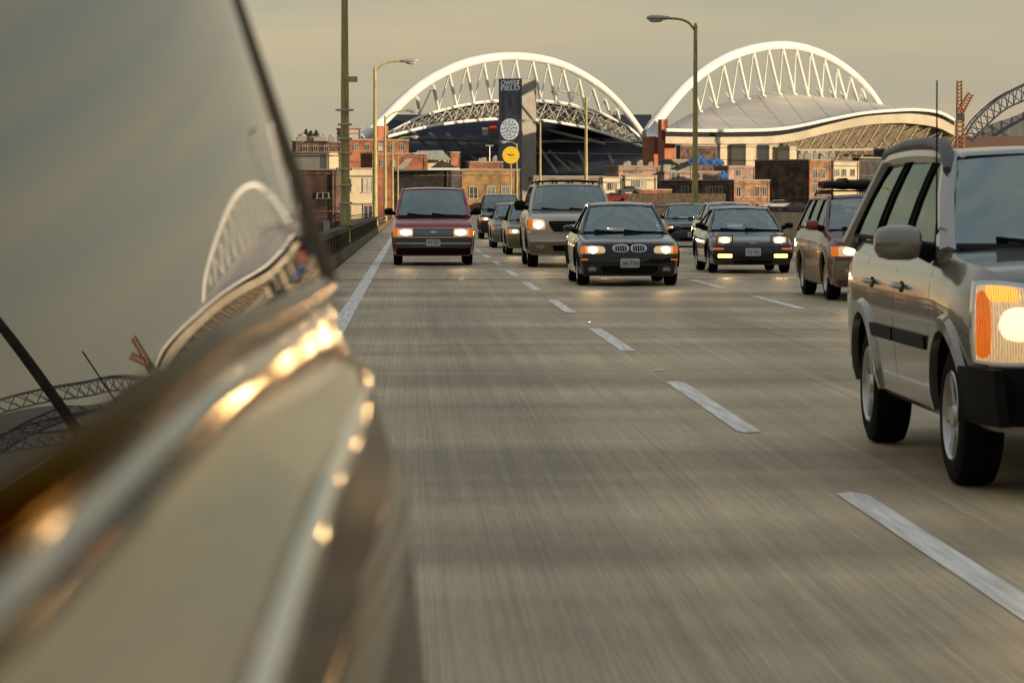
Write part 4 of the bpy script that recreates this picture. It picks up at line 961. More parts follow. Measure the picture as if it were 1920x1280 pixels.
        b.add([(-wb_ * .97, d0 - L2, fl), (wb_ * .97, d0 - L2, fl), (wb_ * .97, d1 - L2, fl), (-wb_ * .97, d1 - L2, fl), (-wb_ * .97, d0 - L2, zb_at(d0) - .03), (wb_ * .97, d0 - L2, zb_at(d0) - .03), (wb_ * .97, d1 - L2, zb_at(d1) - .02), (-wb_ * .97, d1 - L2, zb_at(d1) - .02)],
              [(0, 1, 2, 3), (0, 4, 5, 1), (1, 5, 6, 2), (2, 6, 7, 3), (3, 7, 4, 0)]); b.build('cabin_tub', M['interior'], s.root)
        b = MB(); rows = [[(u_ * wb_ * .95, d0 - L2 + a_, zb_at(d0) - c_) for u_ in (-1, -.5, 0, .5, 1)] for a_, c_ in ((-.02, .025), (.25, .0), (.5, .01), (.58, .06), (.6, .3))]; b.grid(rows); b.build('dashboard', M['interior'], s.root, True)
        zs = s.k.get('seatz', zb_at(d0) - .02)
        for rown, dd in enumerate(s.k.get('seats', (ws1[0] + .75, ws1[0] + 1.6))):
            for sx in (-.38, .38):
                b = MB(); 
                for (x0, x1, z0, z1, y0, th_) in ((-.24, .24, zs - .45, zs + .12, 0, .12), (-.11, .11, zs + .16, zs + .33, .03, .09)):
                    rows = []
                    for k_ in range(7):
                        t = k_ / 6; ww = math.sin(math.pi * (.18 + .64 * t)) ; z = z0 + (z1 - z0) * t
                        rows.append([(sx + (x0 + (x1 - x0) * (.5 + .5 * math.cos(a_))) * 1.0 * ww, dd - L2 + y0 + .12 * (z - zs) + th_ / 2 * math.sin(a_), z) for a_ in [2 * math.pi * q_ / 12 for q_ in range(12)]])
                    b.grid(rows, True); b.add(rows[0] + rows[-1], [tuple(range(12)), tuple(range(12, 24))])
                b.tube([(sx - .04, dd - L2 + .03, zs + .1), (sx - .04, dd - L2 + .03, zs + .2)], .008, 5); b.build('seat', M['seat'], s.root, True)
        b = MB(); c = Vector((.38, d0 + .52 - L2, zb_at(d0) + .0)); pts = [c + Vector((.18 * math.cos(a_), -.06 * math.sin(a_) * -1, .17 * math.sin(a_))) for a_ in [2 * math.pi * q_ / 20 for q_ in range(21)]]
        b.tube(pts, .014, 6); b.tube([pts[0], pts[10]], .012, 5); b.build('steering_wheel', M['black'], s.root)
        s.wheel_c = c
    def mirror(s, d, z, m=None, w_=.2, h=.14, out_=.02):
        for sd in (-1, 1):
            x0 = s.W / 2 - .06 + out_; b = MB(); rows = []
            for t, k_ in ((0, .55), (.06, .86), (.25, 1), (.7, .98), (.92, .82), (1, .45)):
                rows.append([(sd * (x0 + .02 + w_ * t), d - s.L / 2 + .06 * k_ * math.cos(a_) * 1.1 + .03 * t, z + h / 2 * k_ * math.sin(a_) * (1 if abs(math.sin(a_)) < .8 else .96)) for a_ in [2 * math.pi * q_ / 16 for q_ in range(16)]])
            b.grid(rows, True); b.add(rows[0] + rows[-1], [tuple(range(16)), tuple(range(16, 32))]); mo = b.build('side_mirror', m or s.paint, s.root, True)
            b = MB(); b.tube([(sd * (x0 - .05), d - s.L / 2 + .03, z - .06), (sd * (x0 + .05), d - s.L / 2 + .02, z - .02)], [.05, .04], 8); b.build('mirror_foot', M['black'], mo, True)
    def bumper_strip(s, z0, z1, m, name='bumper', off=.03, x=None, rnd=.1):
        x = x or s.hw(0) * .97
        return s.patch(name, [(-x, z0), (x, z0), (x, z1), (-x, z1)], m, off=off, th=.06, rnd=rnd, n=14)

def person(label, car, dx=.38, dd=None, col=None, hairm=None, grp='drivers behind the windshields'):
    """one continuous skinned figure seated at the wheel"""
    zs = car.k.get('seatz', car.zb_at(car.ws0[0]) - .02); dd = dd or car.ws1[0] + .55
    root_p = (dx, dd - car.L / 2, zs - .42)
    V = []; E_ = []; R_ = []
    def v(x, y, z, r, par=None):
        V.append((x, y, z)); R_.append(r); i = len(V) - 1
        if par is not None: E_.append((par, i))
        return i
    pel = v(0, .05, 0, .15); be = v(0, .05, .2, .13, pel); ch = v(0, .02, .40, .155, be); nk = v(0, 0, .56, .062, ch); jw = v(0, -.03, .645, .068, nk); hd = v(0, -.012, .72, .088, jw); tp_ = v(0, .0, .80, .058, hd)
    v(0, -.125, .695, .016, hd)
    sw = Vector(car.wheel_c) - Vector(root_p)
    for sd in (-1, 1):
        sh = v(.19 * sd, .02, .47, .062, ch); el = v(.25 * sd, -.14, .24, .047, sh); wr_ = v(.16 * sd, sw.y + .07, sw.z + .02, .032, el); pa = v(.155 * sd, sw.y + .02, sw.z + .045, .036, wr_)
        for k_, ln in enumerate((.05, .062, .068, .058)):
            a = v(.155 * sd - .014 * sd * (k_ - 1.5), sw.y - .03, sw.z + .05 + .012 * (k_ - 1.5), .010, pa); v(.15 * sd - .01 * sd * (k_ - 1.5), sw.y - .04 , sw.z + .05 - ln * .6, .009, a)
        v(.13 * sd, sw.y + .0, sw.z + .09, .011, pa)
        hp = v(.10 * sd, -.02, -.03, .09, pel); kn = v(.14 * sd, -.42, .06, .065, hp); v(.14 * sd, -.52, -.22, .05, kn)
    me = bpy.data.meshes.new('person'); me.from_pydata(V, E_, []); o = bpy.data.objects.new('person', me); COL.objects.link(o)
    sk = o.modifiers.new('Skin', 'SKIN'); sk.use_smooth_shade = True
    for i, r_ in enumerate(R_): me.skin_vertices[0].data[i].radius = (r_, r_); me.skin_vertices[0].data[i].use_root = (i == 0)
    ss = o.modifiers.new('Sub', 'SUBSURF'); ss.levels = 2; ss.render_levels = 2
    dg = bpy.context.evaluated_depsgraph_get(); m2 = bpy.data.meshes.new_from_object(o.evaluated_get(dg)); bpy.data.objects.remove(o)
    m2.materials.clear(); m2.materials.append(M['skin']); m2.materials.append(col or M['cloth'])
    for p_ in m2.polygons:
        c = p_.center; p_.use_smooth = True
        hand = abs(c.x) < .22 and c.y < sw.y + .09 and abs(c.z - sw.z) < .14
        p_.material_index = 0 if (c.z > .565 or hand) else 1
    o = bpy.data.objects.new('person', m2); COL.objects.link(o); o.location = (Vector(car.root.location) + Vector(root_p)); tag(o, label, 'person', grp)
    b = MB(); rows = []
    for k_ in range(7):
        ph = math.pi * .5 * k_ / 6; rows.append([(.098 * math.cos(ph) * math.cos(a_), .012 + .112 * math.cos(ph) * math.sin(a_) , .735 + .10 * math.sin(ph) - (.05 if math.sin(a_) > .1 and k_ == 0 else 0)) for a_ in [2 * math.pi * q_ / 16 for q_ in range(16)]])
    b.grid(rows, True); b.build('hair', hairm or M['hair'], o, True)
    b = MB()
    for sx in (-.034, .034): b.lathe([(0, .013), (.006, .009), (.009, 0)], 'y', (sx, -.105, .722), 10)
    b.build('eyes', M['black'], o)
    b = MB(); b.tube([(-.028, -.102, .652), (0, -.112, .650), (.028, -.102, .652)], .006, 5); b.build('mouth', mat('lips', (.3, .1, .08), .6), o)
    return o

# ------------------------------------------------------------------ the cars in the picture
silver = paint_mat('silver_paint', (0.30, 0.28, 0.25), .6, .2)
dgrey = paint_mat('graphite_paint', (0.02, 0.02, 0.028), .4, .14)
blackp = paint_mat('black_paint', (0.010, 0.010, 0.014), .3, .12)
maroon = paint_mat('maroon_paint', (0.38, 0.045, 0.055), .3, .28)
dmaroon = paint_mat('dark_maroon_paint', (0.13, 0.022, 0.028), .1, .35)
sandp = paint_mat('sand_paint', (0.54, 0.47, 0.40), .45, .28)
goldlow = mat('gold_cladding', (0.26, 0.20, 0.11), 0.5, 0.3)
greenp = paint_mat('green_gold_paint', (0.16, 0.17, 0.08), .5, .3)
whitep = paint_mat('white_paint', (0.6, 0.6, 0.58), 0, .3)
navyp = paint_mat('navy_paint', (0.03, 0.032, 0.06), .4, .25)
greyp = paint_mat('grey_paint', (0.2, 0.2, 0.19), .6, .3)

# 1 silver compact SUV, close at the right
c = Car('silver compact SUV close at right edge with black bumper, lit headlight and tall antenna', 'car', 3.475, 13.55, 4.55, 1.80, 1.68, silver, name='compact_suv', gc=.30, fo=.82, wb=2.62, rw=.335, tw=.215, gap=.09, rim=.215, spokes=5,
        top=[(0, 1.03), (.12, 1.06), (.35, 1.085), (.9, 1.12), (1.15, 1.145), (2.2, 1.15), (3.6, 1.165), (4.4, 1.165), (4.55, 1.09)], nose=[(0, .05), (.25, .0), (.5, .02), (.75, .05), (1, .14)], pd=.24, rn=.12, drop=.06, archmat=silver, flare=.022, roofarc=.03, seatz=1.12)
c.green(.82, .645, (1.12, 1.14), (1.98, 1.61), (4.15, 1.615), (4.50, 1.165), [(1.45, 2.32, 2.05, 2.38), (2.42, 3.30, 2.46, 3.22), (3.42, 4.18, 3.34, 3.95)], cw=.20, ap=.05, rail_r=.045, sideglass=M['sideglass'])
railg = mat('roof_rail_grey', (0.10, 0.10, 0.10), .5)
for sd in (-1, 1):
    b = MB(); L2 = c.L / 2
    b.tube([(sd * .70, 1.86 - L2, 1.535), (sd * .672, 2.0 - L2, 1.615), (sd * .655, 2.2 - L2, 1.665), (sd * .65, 2.7 - L2, 1.69), (sd * .65, 3.4 - L2, 1.69), (sd * .648, 4.05 - L2, 1.655), (sd * .66, 4.2 - L2, 1.59)], [.022, .036, .042, .036, .034, .036, .03], 10)
    b.build('roof_rail', railg, c.root, True)
c.bumper_strip(.33, .605, M['black'], off=.045, x=.82, rnd=.03)
c.sides('bumper_corner', [(.0, .335), (.44, .335), (.44, .60), (.0, .60)], M['black'], off=.03, th=.05, rnd=.04)
c.sides('side_moulding', [(1.33, .63), (2.30, .63), (2.30, .70), (1.33, .70)], M['black'], off=.016, th=.03, rnd=.05)
c.sides('side_moulding', [(2.36, .63), (3.05, .63), (3.12, .70), (2.36, .70)], M['black'], off=.016, th=.03, rnd=.05)
for pts in ([(1.28, .42), (1.26, .8), (1.30, 1.05)], [(2.33, .42), (2.35, .7), (2.36, 1.06)], [(3.05, .45), (3.2, .72), (3.36, .85), (3.38, 1.06)]): c.line('door_gap', pts, M['black'], w_=.012, off=.0)
for sd in (-1, 1):
    b = MB(); b.tube([(sd * (.80 - .03 * i_ / 5), .42 + .15 * i_ - c.L / 2, 1.005 + .02 * i_) for i_ in range(6)], .006, 5); b.build('bonnet_gap', M['black'], c.root)
for d in (2.12, 3.12):
    for sd in (-1, 1):
        b = MB(); x = c.side_x(d, .93) + .012
        b.tube([(sd * x, d - .09 - c.L / 2, .925), (sd * (x + .03), d - .05 - c.L / 2, .93), (sd * (x + .032), d + .05 - c.L / 2, .935), (sd * x, d + .09 - c.L / 2, .935)], .013, 8); h = b.build('door_handle', silver, c.root, True)
        p_ = c.patch('handle_recess', [(d - .07, .895), (d + .07, .895), (d + .07, .955), (d - .07, .955)], M['black'], face='side', side=sd, off=.004, th=.01, rnd=1.0)
c.mirror(1.42, 1.165, silver, w_=.23, h=.185, out_=.05)
b = MB(); b.tube([(-.83, 1.40 - c.L / 2, 1.08), (-.83, 1.42 - c.L / 2, 1.3), (-.83, 1.44 - c.L / 2, 1.98)], [.008, .005, .004], 6); b.tube([(-.83, 1.40 - c.L / 2, 1.05), (-.83, 1.40 - c.L / 2, 1.12)], [.022, .012], 8); b.build('antenna', M['black'], c.root)
# headlight wraps the corner: lens on the front plus amber on the outer part
for sd in (-1, 1):
    f = lambda q: [(sd * x, z) for x, z in q]
    hl = c.patch('headlight', f([(.50, .635), (.87, .62), (.85, 1.0), (.53, .955)]), M['lens'], off=.018, th=.06, rnd=.35, n=12, dome=.02)
    c.patch('headlight_rim', f([(.48, .62), (.88, .605), (.862, 1.02), (.51, .975)]), M['chrome'], off=.008, th=.05, rnd=.35, n=12, parent=hl)
    c.patch('indicator', f([(.795, .65), (.862, .64), (.848, .96), (.79, .955)]), M['amber'], off=.036, th=.03, rnd=.5, n=8, parent=hl, dome=.012)
    c.patch('indicator', f([(.66, .905), (.81, .91), (.81, .985), (.67, .97)]), mat('glowing_amber', (.7, .3, .05), .2, var=.6, scale=14, stretch=(14, 1, 1), bump=.6, emit=(1, .36, .05), es=1.5, flute=30), off=.037, th=.03, rnd=.6, n=8, parent=hl, dome=.012)
    c.patch('bulb', f([(.56, .73), (.765, .72), (.755, .885), (.57, .88)]), M['near_bulb'], off=.038, th=.02, rnd=.9, n=10, parent=hl, dome=.02)
c.beams(.65, .76, 60, 38)
c.patch('grille', [(-.44, .66), (.44, .66), (.46, .90), (-.46, .90)], M['black'], off=.012, th=.05, rnd=.15)
for z in (.72, .78, .84): c.patch('grille_bar', [(-.42, z - .006), (.42, z - .006), (.42, z + .006), (-.42, z + .006)], M['chrome'], off=.02, th=.02, rnd=0)
c.plate(.50, off=.055)
b = MB(); b.box((-.2, 2.25 - c.L / 2, 1.642), (.42, 2.95 - c.L / 2, 1.656)); b.build('sunroof', M['gloss_black'], c.root)

# 2 black coupe
c = Car('black sports coupe with twin oval chrome grille and bright left headlight, in the middle lane', 'car', 3.68, 50.2, 4.45, 1.77, 1.38, blackp, name='coupe', gc=.17, H_=1, fo=.78, wb=2.73, rw=.32, tw=.21, rim=.22, spokes=7,
        top=[(0, .72), (.1, .75), (.4, .79), (1.0, .855), (1.35, .89), (2.2, .90), (3.6, .93), (4.3, .92), (4.45, .84)], nose=[(0, .05), (.35, .0), (.6, .01), (.8, .04), (1, .10)], pd=.22, rn=.12, drop=.07, roofarc=.045, seatz=.93)
c.green(.74, .555, (1.33, .89), (2.12, 1.34), (3.05, 1.34), (3.85, .95), [(1.62, 2.55, 2.22, 2.62), (2.62, 3.35, 2.68, 2.98)], cw=.16, ap=.035)
c.headlight([(.40, .55), (.80, .54), (.80, .68), (.42, .675)], (.62, .605), amber=[(.735, .55), (.825, .54), (.82, .67), (.735, .675)], r=.06, bs=1.2)
for sd in (-1, 1):
    cs = [(.012, .565), (.29, .575), (.295, .70), (.012, .71)]; q = [(sd * x, z) for x, z in cs]
    k_ = c.patch('grille', q, M['chrome'], off=.022, th=.05, rnd=.8)
    c.patch('grille_core', [((x - .15 * sd) * .80 + .15 * sd, (z - .637) * .70 + .637) for x, z in q], M['black'], off=.028, th=.02, rnd=.7, parent=k_)
    for i in range(6):
        x = sd * (.05 + .04 * i); c.patch('grille_slat', [(x - .005, .60), (x + .005, .60), (x + .005, .68), (x - .005, .68)], M['chrome'], off=.032, th=.01, rnd=0, n=2, parent=k_)
c.patch('emblem', [(-.035, .722), (.035, .722), (.035, .75), (-.035, .75)], M['chrome'], off=.05, th=.05, rnd=1)
c.patch('air_intake', [(-.45, .22), (.45, .22), (.50, .34), (-.50, .34)], M['black'], off=.008, th=.03, rnd=.2)
c.both('fog_lamp', [(.55, .25), (.70, .25), (.70, .32), (.56, .33)], M['lens_off'], off=.012, th=.03, rnd=.8)
c.both('side_marker', [(.70, .435), (.82, .43), (.82, .455), (.70, .46)], M['amber'], off=.012, th=.03, rnd=.2)
c.patch('bumper_crease', [(-.8, .475), (.8, .475), (.8, .49), (-.8, .49)], mat('bumper_strip', (.05, .05, .05), .3), off=.014, th=.03, rnd=0, n=14)
c.patch('lip', [(-.78, .19), (.78, .19), (.78, .205), (-.78, .205)], M['gloss_black'], off=.02, th=.04, rnd=0, n=14)
c.plate(.39, '345-TTN', w_=.32)
c.mirror(1.62, .96, None, w_=.17, h=.12)
for pts in ([(1.30, .3), (1.32, .8)], [(2.55, .25), (2.62, .85)]): c.line('door_gap', pts, M['gloss_black'], off=.001)
person('driver in pale clothing with light face at the wheel of the black coupe', c, col=mat('pale_shirt', (.45, .36, .25), .9))

# 3 dark hatchback with square lit lamps
c = Car('dark low hatchback with raised square headlights and amber fog lamps, right of the coupe', 'car', 6.83, 59.5, 4.35, 1.71, 1.34, dgrey, name='hatchback', gc=.17, fo=.85, wb=2.5, rw=.30, tw=.19, rim=.2,
        top=[(0, .60), (.1, .64), (.5, .72), (1.0, .79), (1.4, .85), (2.4, .86), (3.9, .92), (4.35, .86)], nose=[(0, .05), (.4, .0), (.7, .02), (1, .08)], pd=.16, rn=.08, roofarc=.04, seatz=.9, drop=.05)
c.green(.74, .555, (1.35, .85), (2.15, 1.27), (3.0, 1.27), (4.05, .94), [(1.6, 2.5, 2.22, 2.55), (2.58, 3.5, 2.63, 3.0)], cw=.14)
c.beams(.55, .67)
for sd in (-1, 1):
    b = MB(); x0 = sd * .55 ; y0 = .20 - c.L / 2
    b.box((x0 - .165, y0, .58), (x0 + .165, y0 + .32, .76)); pod = b.build('headlight', dgrey, c.root)
    b = MB(); b.box((x0 - .14, y0 - .006, .605), (x0 + .14, y0 + .01, .74)); ln_ = b.build('lens', M['lens'], pod)
    b = MB(); b.lathe([(-.018, 0), (-.016, .6), (-.008, .9), (-.004, 1)], 'y', (0, 0, 0), 20); bb_ = b.build('bulb', M['bulb'], pod); bb_.location = (x0, y0 - .004, .672); bb_.scale = (.10, 1, .05)
    c.patch('fog_lamp', [(sd * .42, .315), (sd * .70, .315), (sd * .70, .39), (sd * .42, .39)], M['amber_lit'], off=.03, th=.04, rnd=.2)
    c.patch('indicator', [(sd * .58, .475), (sd * .80, .475), (sd * .80, .51), (sd * .58, .51)], M['amber'], off=.02, th=.03, rnd=.2)
c.bumper_strip(.28, .44, M['gloss_black'], off=.022, x=.80)
c.patch('grille_strip', [(-.8, .545), (.8, .545), (.8, .575), (-.8, .575)], mat('strip_grey', (.12, .12, .12), .3), off=.01, th=.03, rnd=0, n=12)
c.patch('air_intake', [(-.38, .19), (.38, .19), (.40, .26), (-.40, .26)], M['black'], off=.01, th=.03, rnd=.2)
vs_, fs_ = text_mb('', .05); c.patch('emblem', [(-.09, .595), (.09, .595), (.09, .62), (-.09, .62)], M['chrome'], off=.03, th=.04, rnd=.6)
c.plate(.43, '', w_=.31, off=.035)
c.mirror(1.6, .95, M['black'], w_=.17, h=.12)
c.line('door_gap', [(1.32, .3), (1.34, .78)], M['black'], off=.001); c.line('door_gap', [(2.6, .25), (2.62, .82)], M['black'], off=.001)
person('driver with reddish face at the wheel of the dark hatchback', c, col=mat('red_shirt', (.35, .08, .06), .9))

# 4 maroon van
c = Car('maroon minivan with wide lit headlights and chrome bumper strip, leftmost in the traffic', 'van', .50, 67.5, 4.75, 1.87, 1.80, maroon, name='minivan', gc=.22, fo=.85, wb=2.85, rw=.33, tw=.2, rim=.2,
        top=[(0, .88), (.08, .94), (.3, 1.0), (.85, 1.10), (1.0, 1.14), (2.2, 1.15), (4.6, 1.15), (4.75, 1.1)], nose=[(0, .06), (.3, .0), (.55, .02), (.8, .04), (1, .10)], pd=.14, rn=.06, drop=.05, roofarc=.02, crown=.94, seatz=1.18)
c.green(.84, .70, (.88, 1.12), (1.62, 1.72), (4.3, 1.74), (4.68, 1.15), [(1.15, 2.0, 1.72, 2.05), (2.1, 3.2, 2.12, 3.2), (3.3, 4.3, 3.3, 4.2)], cw=.12, ap=.045)
c.headlight([(.46, .665), (.90, .665), (.90, .83), (.46, .83)], (.62, .75), amber=[(.80, .67), (.915, .67), (.915, .825), (.80, .825)], r=.062, bs=2.0, rnd=.15)
c.patch('grille', [(-.46, .67), (.46, .67), (.46, .84), (-.46, .84)], M['black'], off=.012, th=.04, rnd=.08)
for z in (.70, .735, .77, .805): c.patch('grille_bar', [(-.45, z - .005), (.45, z - .005), (.45, z + .005), (-.45, z + .005)], M['chrome'], off=.02, th=.02, rnd=0)
c.patch('grille_trim', [(-.9, .84), (.9, .84), (.9, .858), (-.9, .858)], M['chrome'], off=.016, th=.04, rnd=0, n=14)
c.patch('grille_trim', [(-.9, .638), (.9, .638), (.9, .655), (-.9, .655)], M['chrome'], off=.03, th=.05, rnd=0, n=14)
c.patch('emblem', [(-.07, .745), (.07, .745), (.07, .785), (-.07, .785)], M['chrome'], off=.026, th=.02, rnd=1)
c.bumper_strip(.42, .62, mat('bumper_grey', (.08, .07, .06), .45), off=.035, x=.89)
c.patch('bumper_insert', [(-.85, .50), (.85, .50), (.85, .515), (-.85, .515)], M['chrome'], off=.042, th=.02, rnd=0, n=14)
c.bumper_strip(.24, .40, M['black'], name='lower_valance', off=.006, x=.84)
c.plate(.52, '', w_=.32, off=.05)
b = MB(); b.grid([[(u_ * .82, .84 + .05 * abs(u_) + dy - c.L / 2 , z) for u_ in (-1, -.5, 0, .5, 1)] for dy, z in ((-.10, 1.105), (.05, 1.135))]); b.build('cowl', M['black'], c.root, True)
c.mirror(1.35, 1.22, M['black'], w_=.2, h=.17)
c.line('door_gap', [(1.2, .35), (1.2, 1.05)], M['black'], off=.001)
person('driver barely visible in pale shirt at the wheel of the maroon van', c, col=mat('beige_shirt', (.5, .4, .3), .9))

# 5 sand coloured large SUV
c = Car('large sand coloured SUV with roof rack and black grille, half hidden behind the black coupe', 'car', 3.55, 65.5, 5.2, 2.02, 1.93, sandp, name='large_suv', gc=.27, fo=.92, wb=3.02, rw=.385, tw=.24, rim=.22,
        top=[(0, 1.05), (.1, 1.12), (.4, 1.18), (1.1, 1.24), (1.3, 1.27), (2.4, 1.28), (5.1, 1.28), (5.2, 1.2)], nose=[(0, .06), (.3, .0), (.55, .02), (.8, .03), (1, .10)], pd=.16, rn=.07, drop=.06, roofarc=.02, seatz=1.32)
c.green(.90, .745, (1.22, 1.25), (1.95, 1.80), (4.8, 1.80), (5.15, 1.28), [(1.5, 2.4, 2.05, 2.45), (2.5, 3.5, 2.52, 3.5), (3.6, 4.7, 3.6, 4.6)], cw=.12, ap=.045)
c.headlight([(.60, .83), (.96, .83), (.96, 1.07), (.62, 1.05)], (.76, .925), amber=[(.88, .84), (.975, .84), (.975, 1.06), (.88, 1.06)], r=.085, rnd=.3, bs=1.15)
c.patch('grille', [(-.44, .78), (.44, .78), (.56, 1.02), (-.56, 1.02)], M['black'], off=.02, th=.05, rnd=.2)
for z in (.84, .90, .96): c.patch('grille_bar', [(-.44, z - .008), (.44, z - .008), (.45, z + .008), (-.45, z + .008)], M['gloss_black'], off=.034, th=.02, rnd=0)
c.patch('emblem', [(-.10, .87), (.10, .87), (.10, .94), (-.10, .94)], M['chrome'], off=.045, th=.03, rnd=1)
c.bumper_strip(.56, .76, sandp, off=.05, x=.98); c.bumper_strip(.30, .55, goldlow, name='lower_bumper', off=.035, x=.95)
c.patch('bumper_insert', [(-.93, .585), (.93, .585), (.93, .60), (-.93, .60)], M['chrome'], off=.056, th=.02, rnd=0, n=14)
c.patch('air_intake', [(-.42, .36), (.42, .36), (.46, .49), (-.46, .49)], M['black'], off=.042, th=.02, rnd=.2)
c.both('fog_lamp', [(.62, .40), (.80, .40), (.80, .50), (.62, .50)], M['lens_off'], off=.042, th=.02, rnd=.9)
c.plate(.52, '', off=.06)
c.mirror(1.75, 1.36, M['black'], w_=.24, h=.24)
for sd in (-1, 1):
    b = MB(); b.tube([(sd * .70, 2.05 - c.L / 2, 1.83), (sd * .70, 2.25 - c.L / 2, 1.90), (sd * .70, 4.4 - c.L / 2, 1.90), (sd * .70, 4.6 - c.L / 2, 1.83)], .02, 8); b.build('roof_rail', M['black'], c.root, True)
for d in (2.5, 3.9):
    b = MB(); b.tube([(-.70, d - c.L / 2, 1.90), (-.3, d - c.L / 2, 1.92), (.3, d - c.L / 2, 1.92), (.70, d - c.L / 2, 1.90)], .02, 8); b.build('rack_bar', M['black'], c.root, True)
person('driver dimly seen at the wheel of the sand coloured SUV', c, col=mat('pink_shirt', (.4, .25, .22), .9))

# 6 maroon wagon with loaded rack
c = Car('dark maroon estate with gold lower cladding and a loaded roof rack, beside the silver SUV', 'car', 6.80, 42.0, 4.6, 1.74, 1.55, dmaroon, name='estate_car', gc=.20, fo=.85, wb=2.53, rw=.325, tw=.2, rim=.2, archmat=goldlow, flare=.02,
        top=[(0, .80), (.1, .86), (.4, .90), (1.0, .96), (1.25, 1.0), (2.3, 1.01), (4.4, 1.03), (4.6, .98)], nose=[(0, .05), (.35, .0), (.6, .01), (.8, .04), (1, .10)], pd=.2, rn=.10, drop=.06, roofarc=.02, seatz=1.04)
c.green(.77, .62, (1.22, .99), (1.95, 1.46), (4.0, 1.47), (4.5, 1.03), [(1.5, 2.35, 2.0, 2.4), (2.45, 3.3, 2.48, 3.25), (3.4, 4.2, 3.35, 3.9)], cw=.14, ap=.035)
c.headlight([(.46, .64), (.83, .63), (.83, .78), (.48, .775)], (.60, .70), amber=[(.74, .64), (.845, .63), (.84, .77), (.74, .78)], r=.06, bs=1.3)
c.patch('grille', [(-.38, .66), (.38, .66), (.40, .78), (-.40, .78)], M['black'], off=.015, th=.04, rnd=.3)
c.patch('grille_trim', [(-.38, .705), (.38, .705), (.38, .725), (-.38, .725)], M['chrome'], off=.024, th=.02, rnd=.1)
c.bumper_strip(.30, .58, goldlow, off=.03, x=.83)
c.patch('air_intake', [(-.38, .33), (.38, .33), (.42, .43), (-.42, .43)], M['black'], off=.038, th=.03, rnd=.2)
c.both('fog_lamp', [(.52, .36), (.68, .36), (.68, .47), (.52, .47)], M['lens_off'], off=.04, th=.03, rnd=.9)
c.plate(.50, '', off=.045)
c.sides('side_cladding', [(1.25, .24), (3.0, .24), (3.0, .44), (1.25, .44)], goldlow, off=.015, th=.03, rnd=.02)
c.mirror(1.52, 1.07, paint_mat('mirror_red', (.3, .03, .03), .2, .2), w_=.19, h=.16)
for pts in ([(1.28, .3), (1.3, .92)], [(2.4, .3), (2.42, .95)], [(3.2, .5), (3.38, .95)]): c.line('door_gap', pts, M['black'], off=.001)
for sd in (-1, 1):
    b = MB(); b.tube([(sd * .57, 2.05 - c.L / 2, 1.50), (sd * .57, 2.2 - c.L / 2, 1.545), (sd * .57, 3.85 - c.L / 2, 1.545), (sd * .57, 4.0 - c.L / 2, 1.49)], .018, 8); b.build('roof_rail', M['black'], c.root, True)
for d in (2.45, 3.45):
    b = MB(); b.box((-.62, d - .03 - c.L / 2, 1.565), (.62, d + .03 - c.L / 2, 1.585)); b.build('rack_bar', M['black'], c.root)
# load on the rack, a separate thing
ld = empty('rack_load', (6.80, 42.0 + 2.95, 1.59), 'dark flat bundle of gear strapped on the roof rack of the maroon estate', 'luggage')
b = MB(); rows = []
for i in range(15):
    t = i / 14; x = -.62 + 1.24 * t; e_ = math.sin(math.pi * (.06 + .88 * t)) ** .35
    rows.append([(x, .62 * math.copysign(abs(math.cos(a_)) ** .5, math.cos(a_)) * e_, .08 + (.075 * e_ + .008 * math.sin(i * 2.1)) * math.copysign(abs(math.sin(a_)) ** .6, math.sin(a_))) for a_ in [2 * math.pi * q_ / 20 for q_ in range(20)]])
b.grid(rows, True); b.add(rows[0] + rows[-1], [tuple(range(20)), tuple(range(20, 40))]); b.build('bundle', mat('black_canvas', (.02, .018, .015), .9, bump=.5, scale=12), ld, True)
b = MB()
for x in (-.3, .3): b.tube([(x, -.62, .08), (x, -.5, .165), (x, .5, .165), (x, .62, .08)], .012, 5)
b.build('strap', M['rubber'], ld)

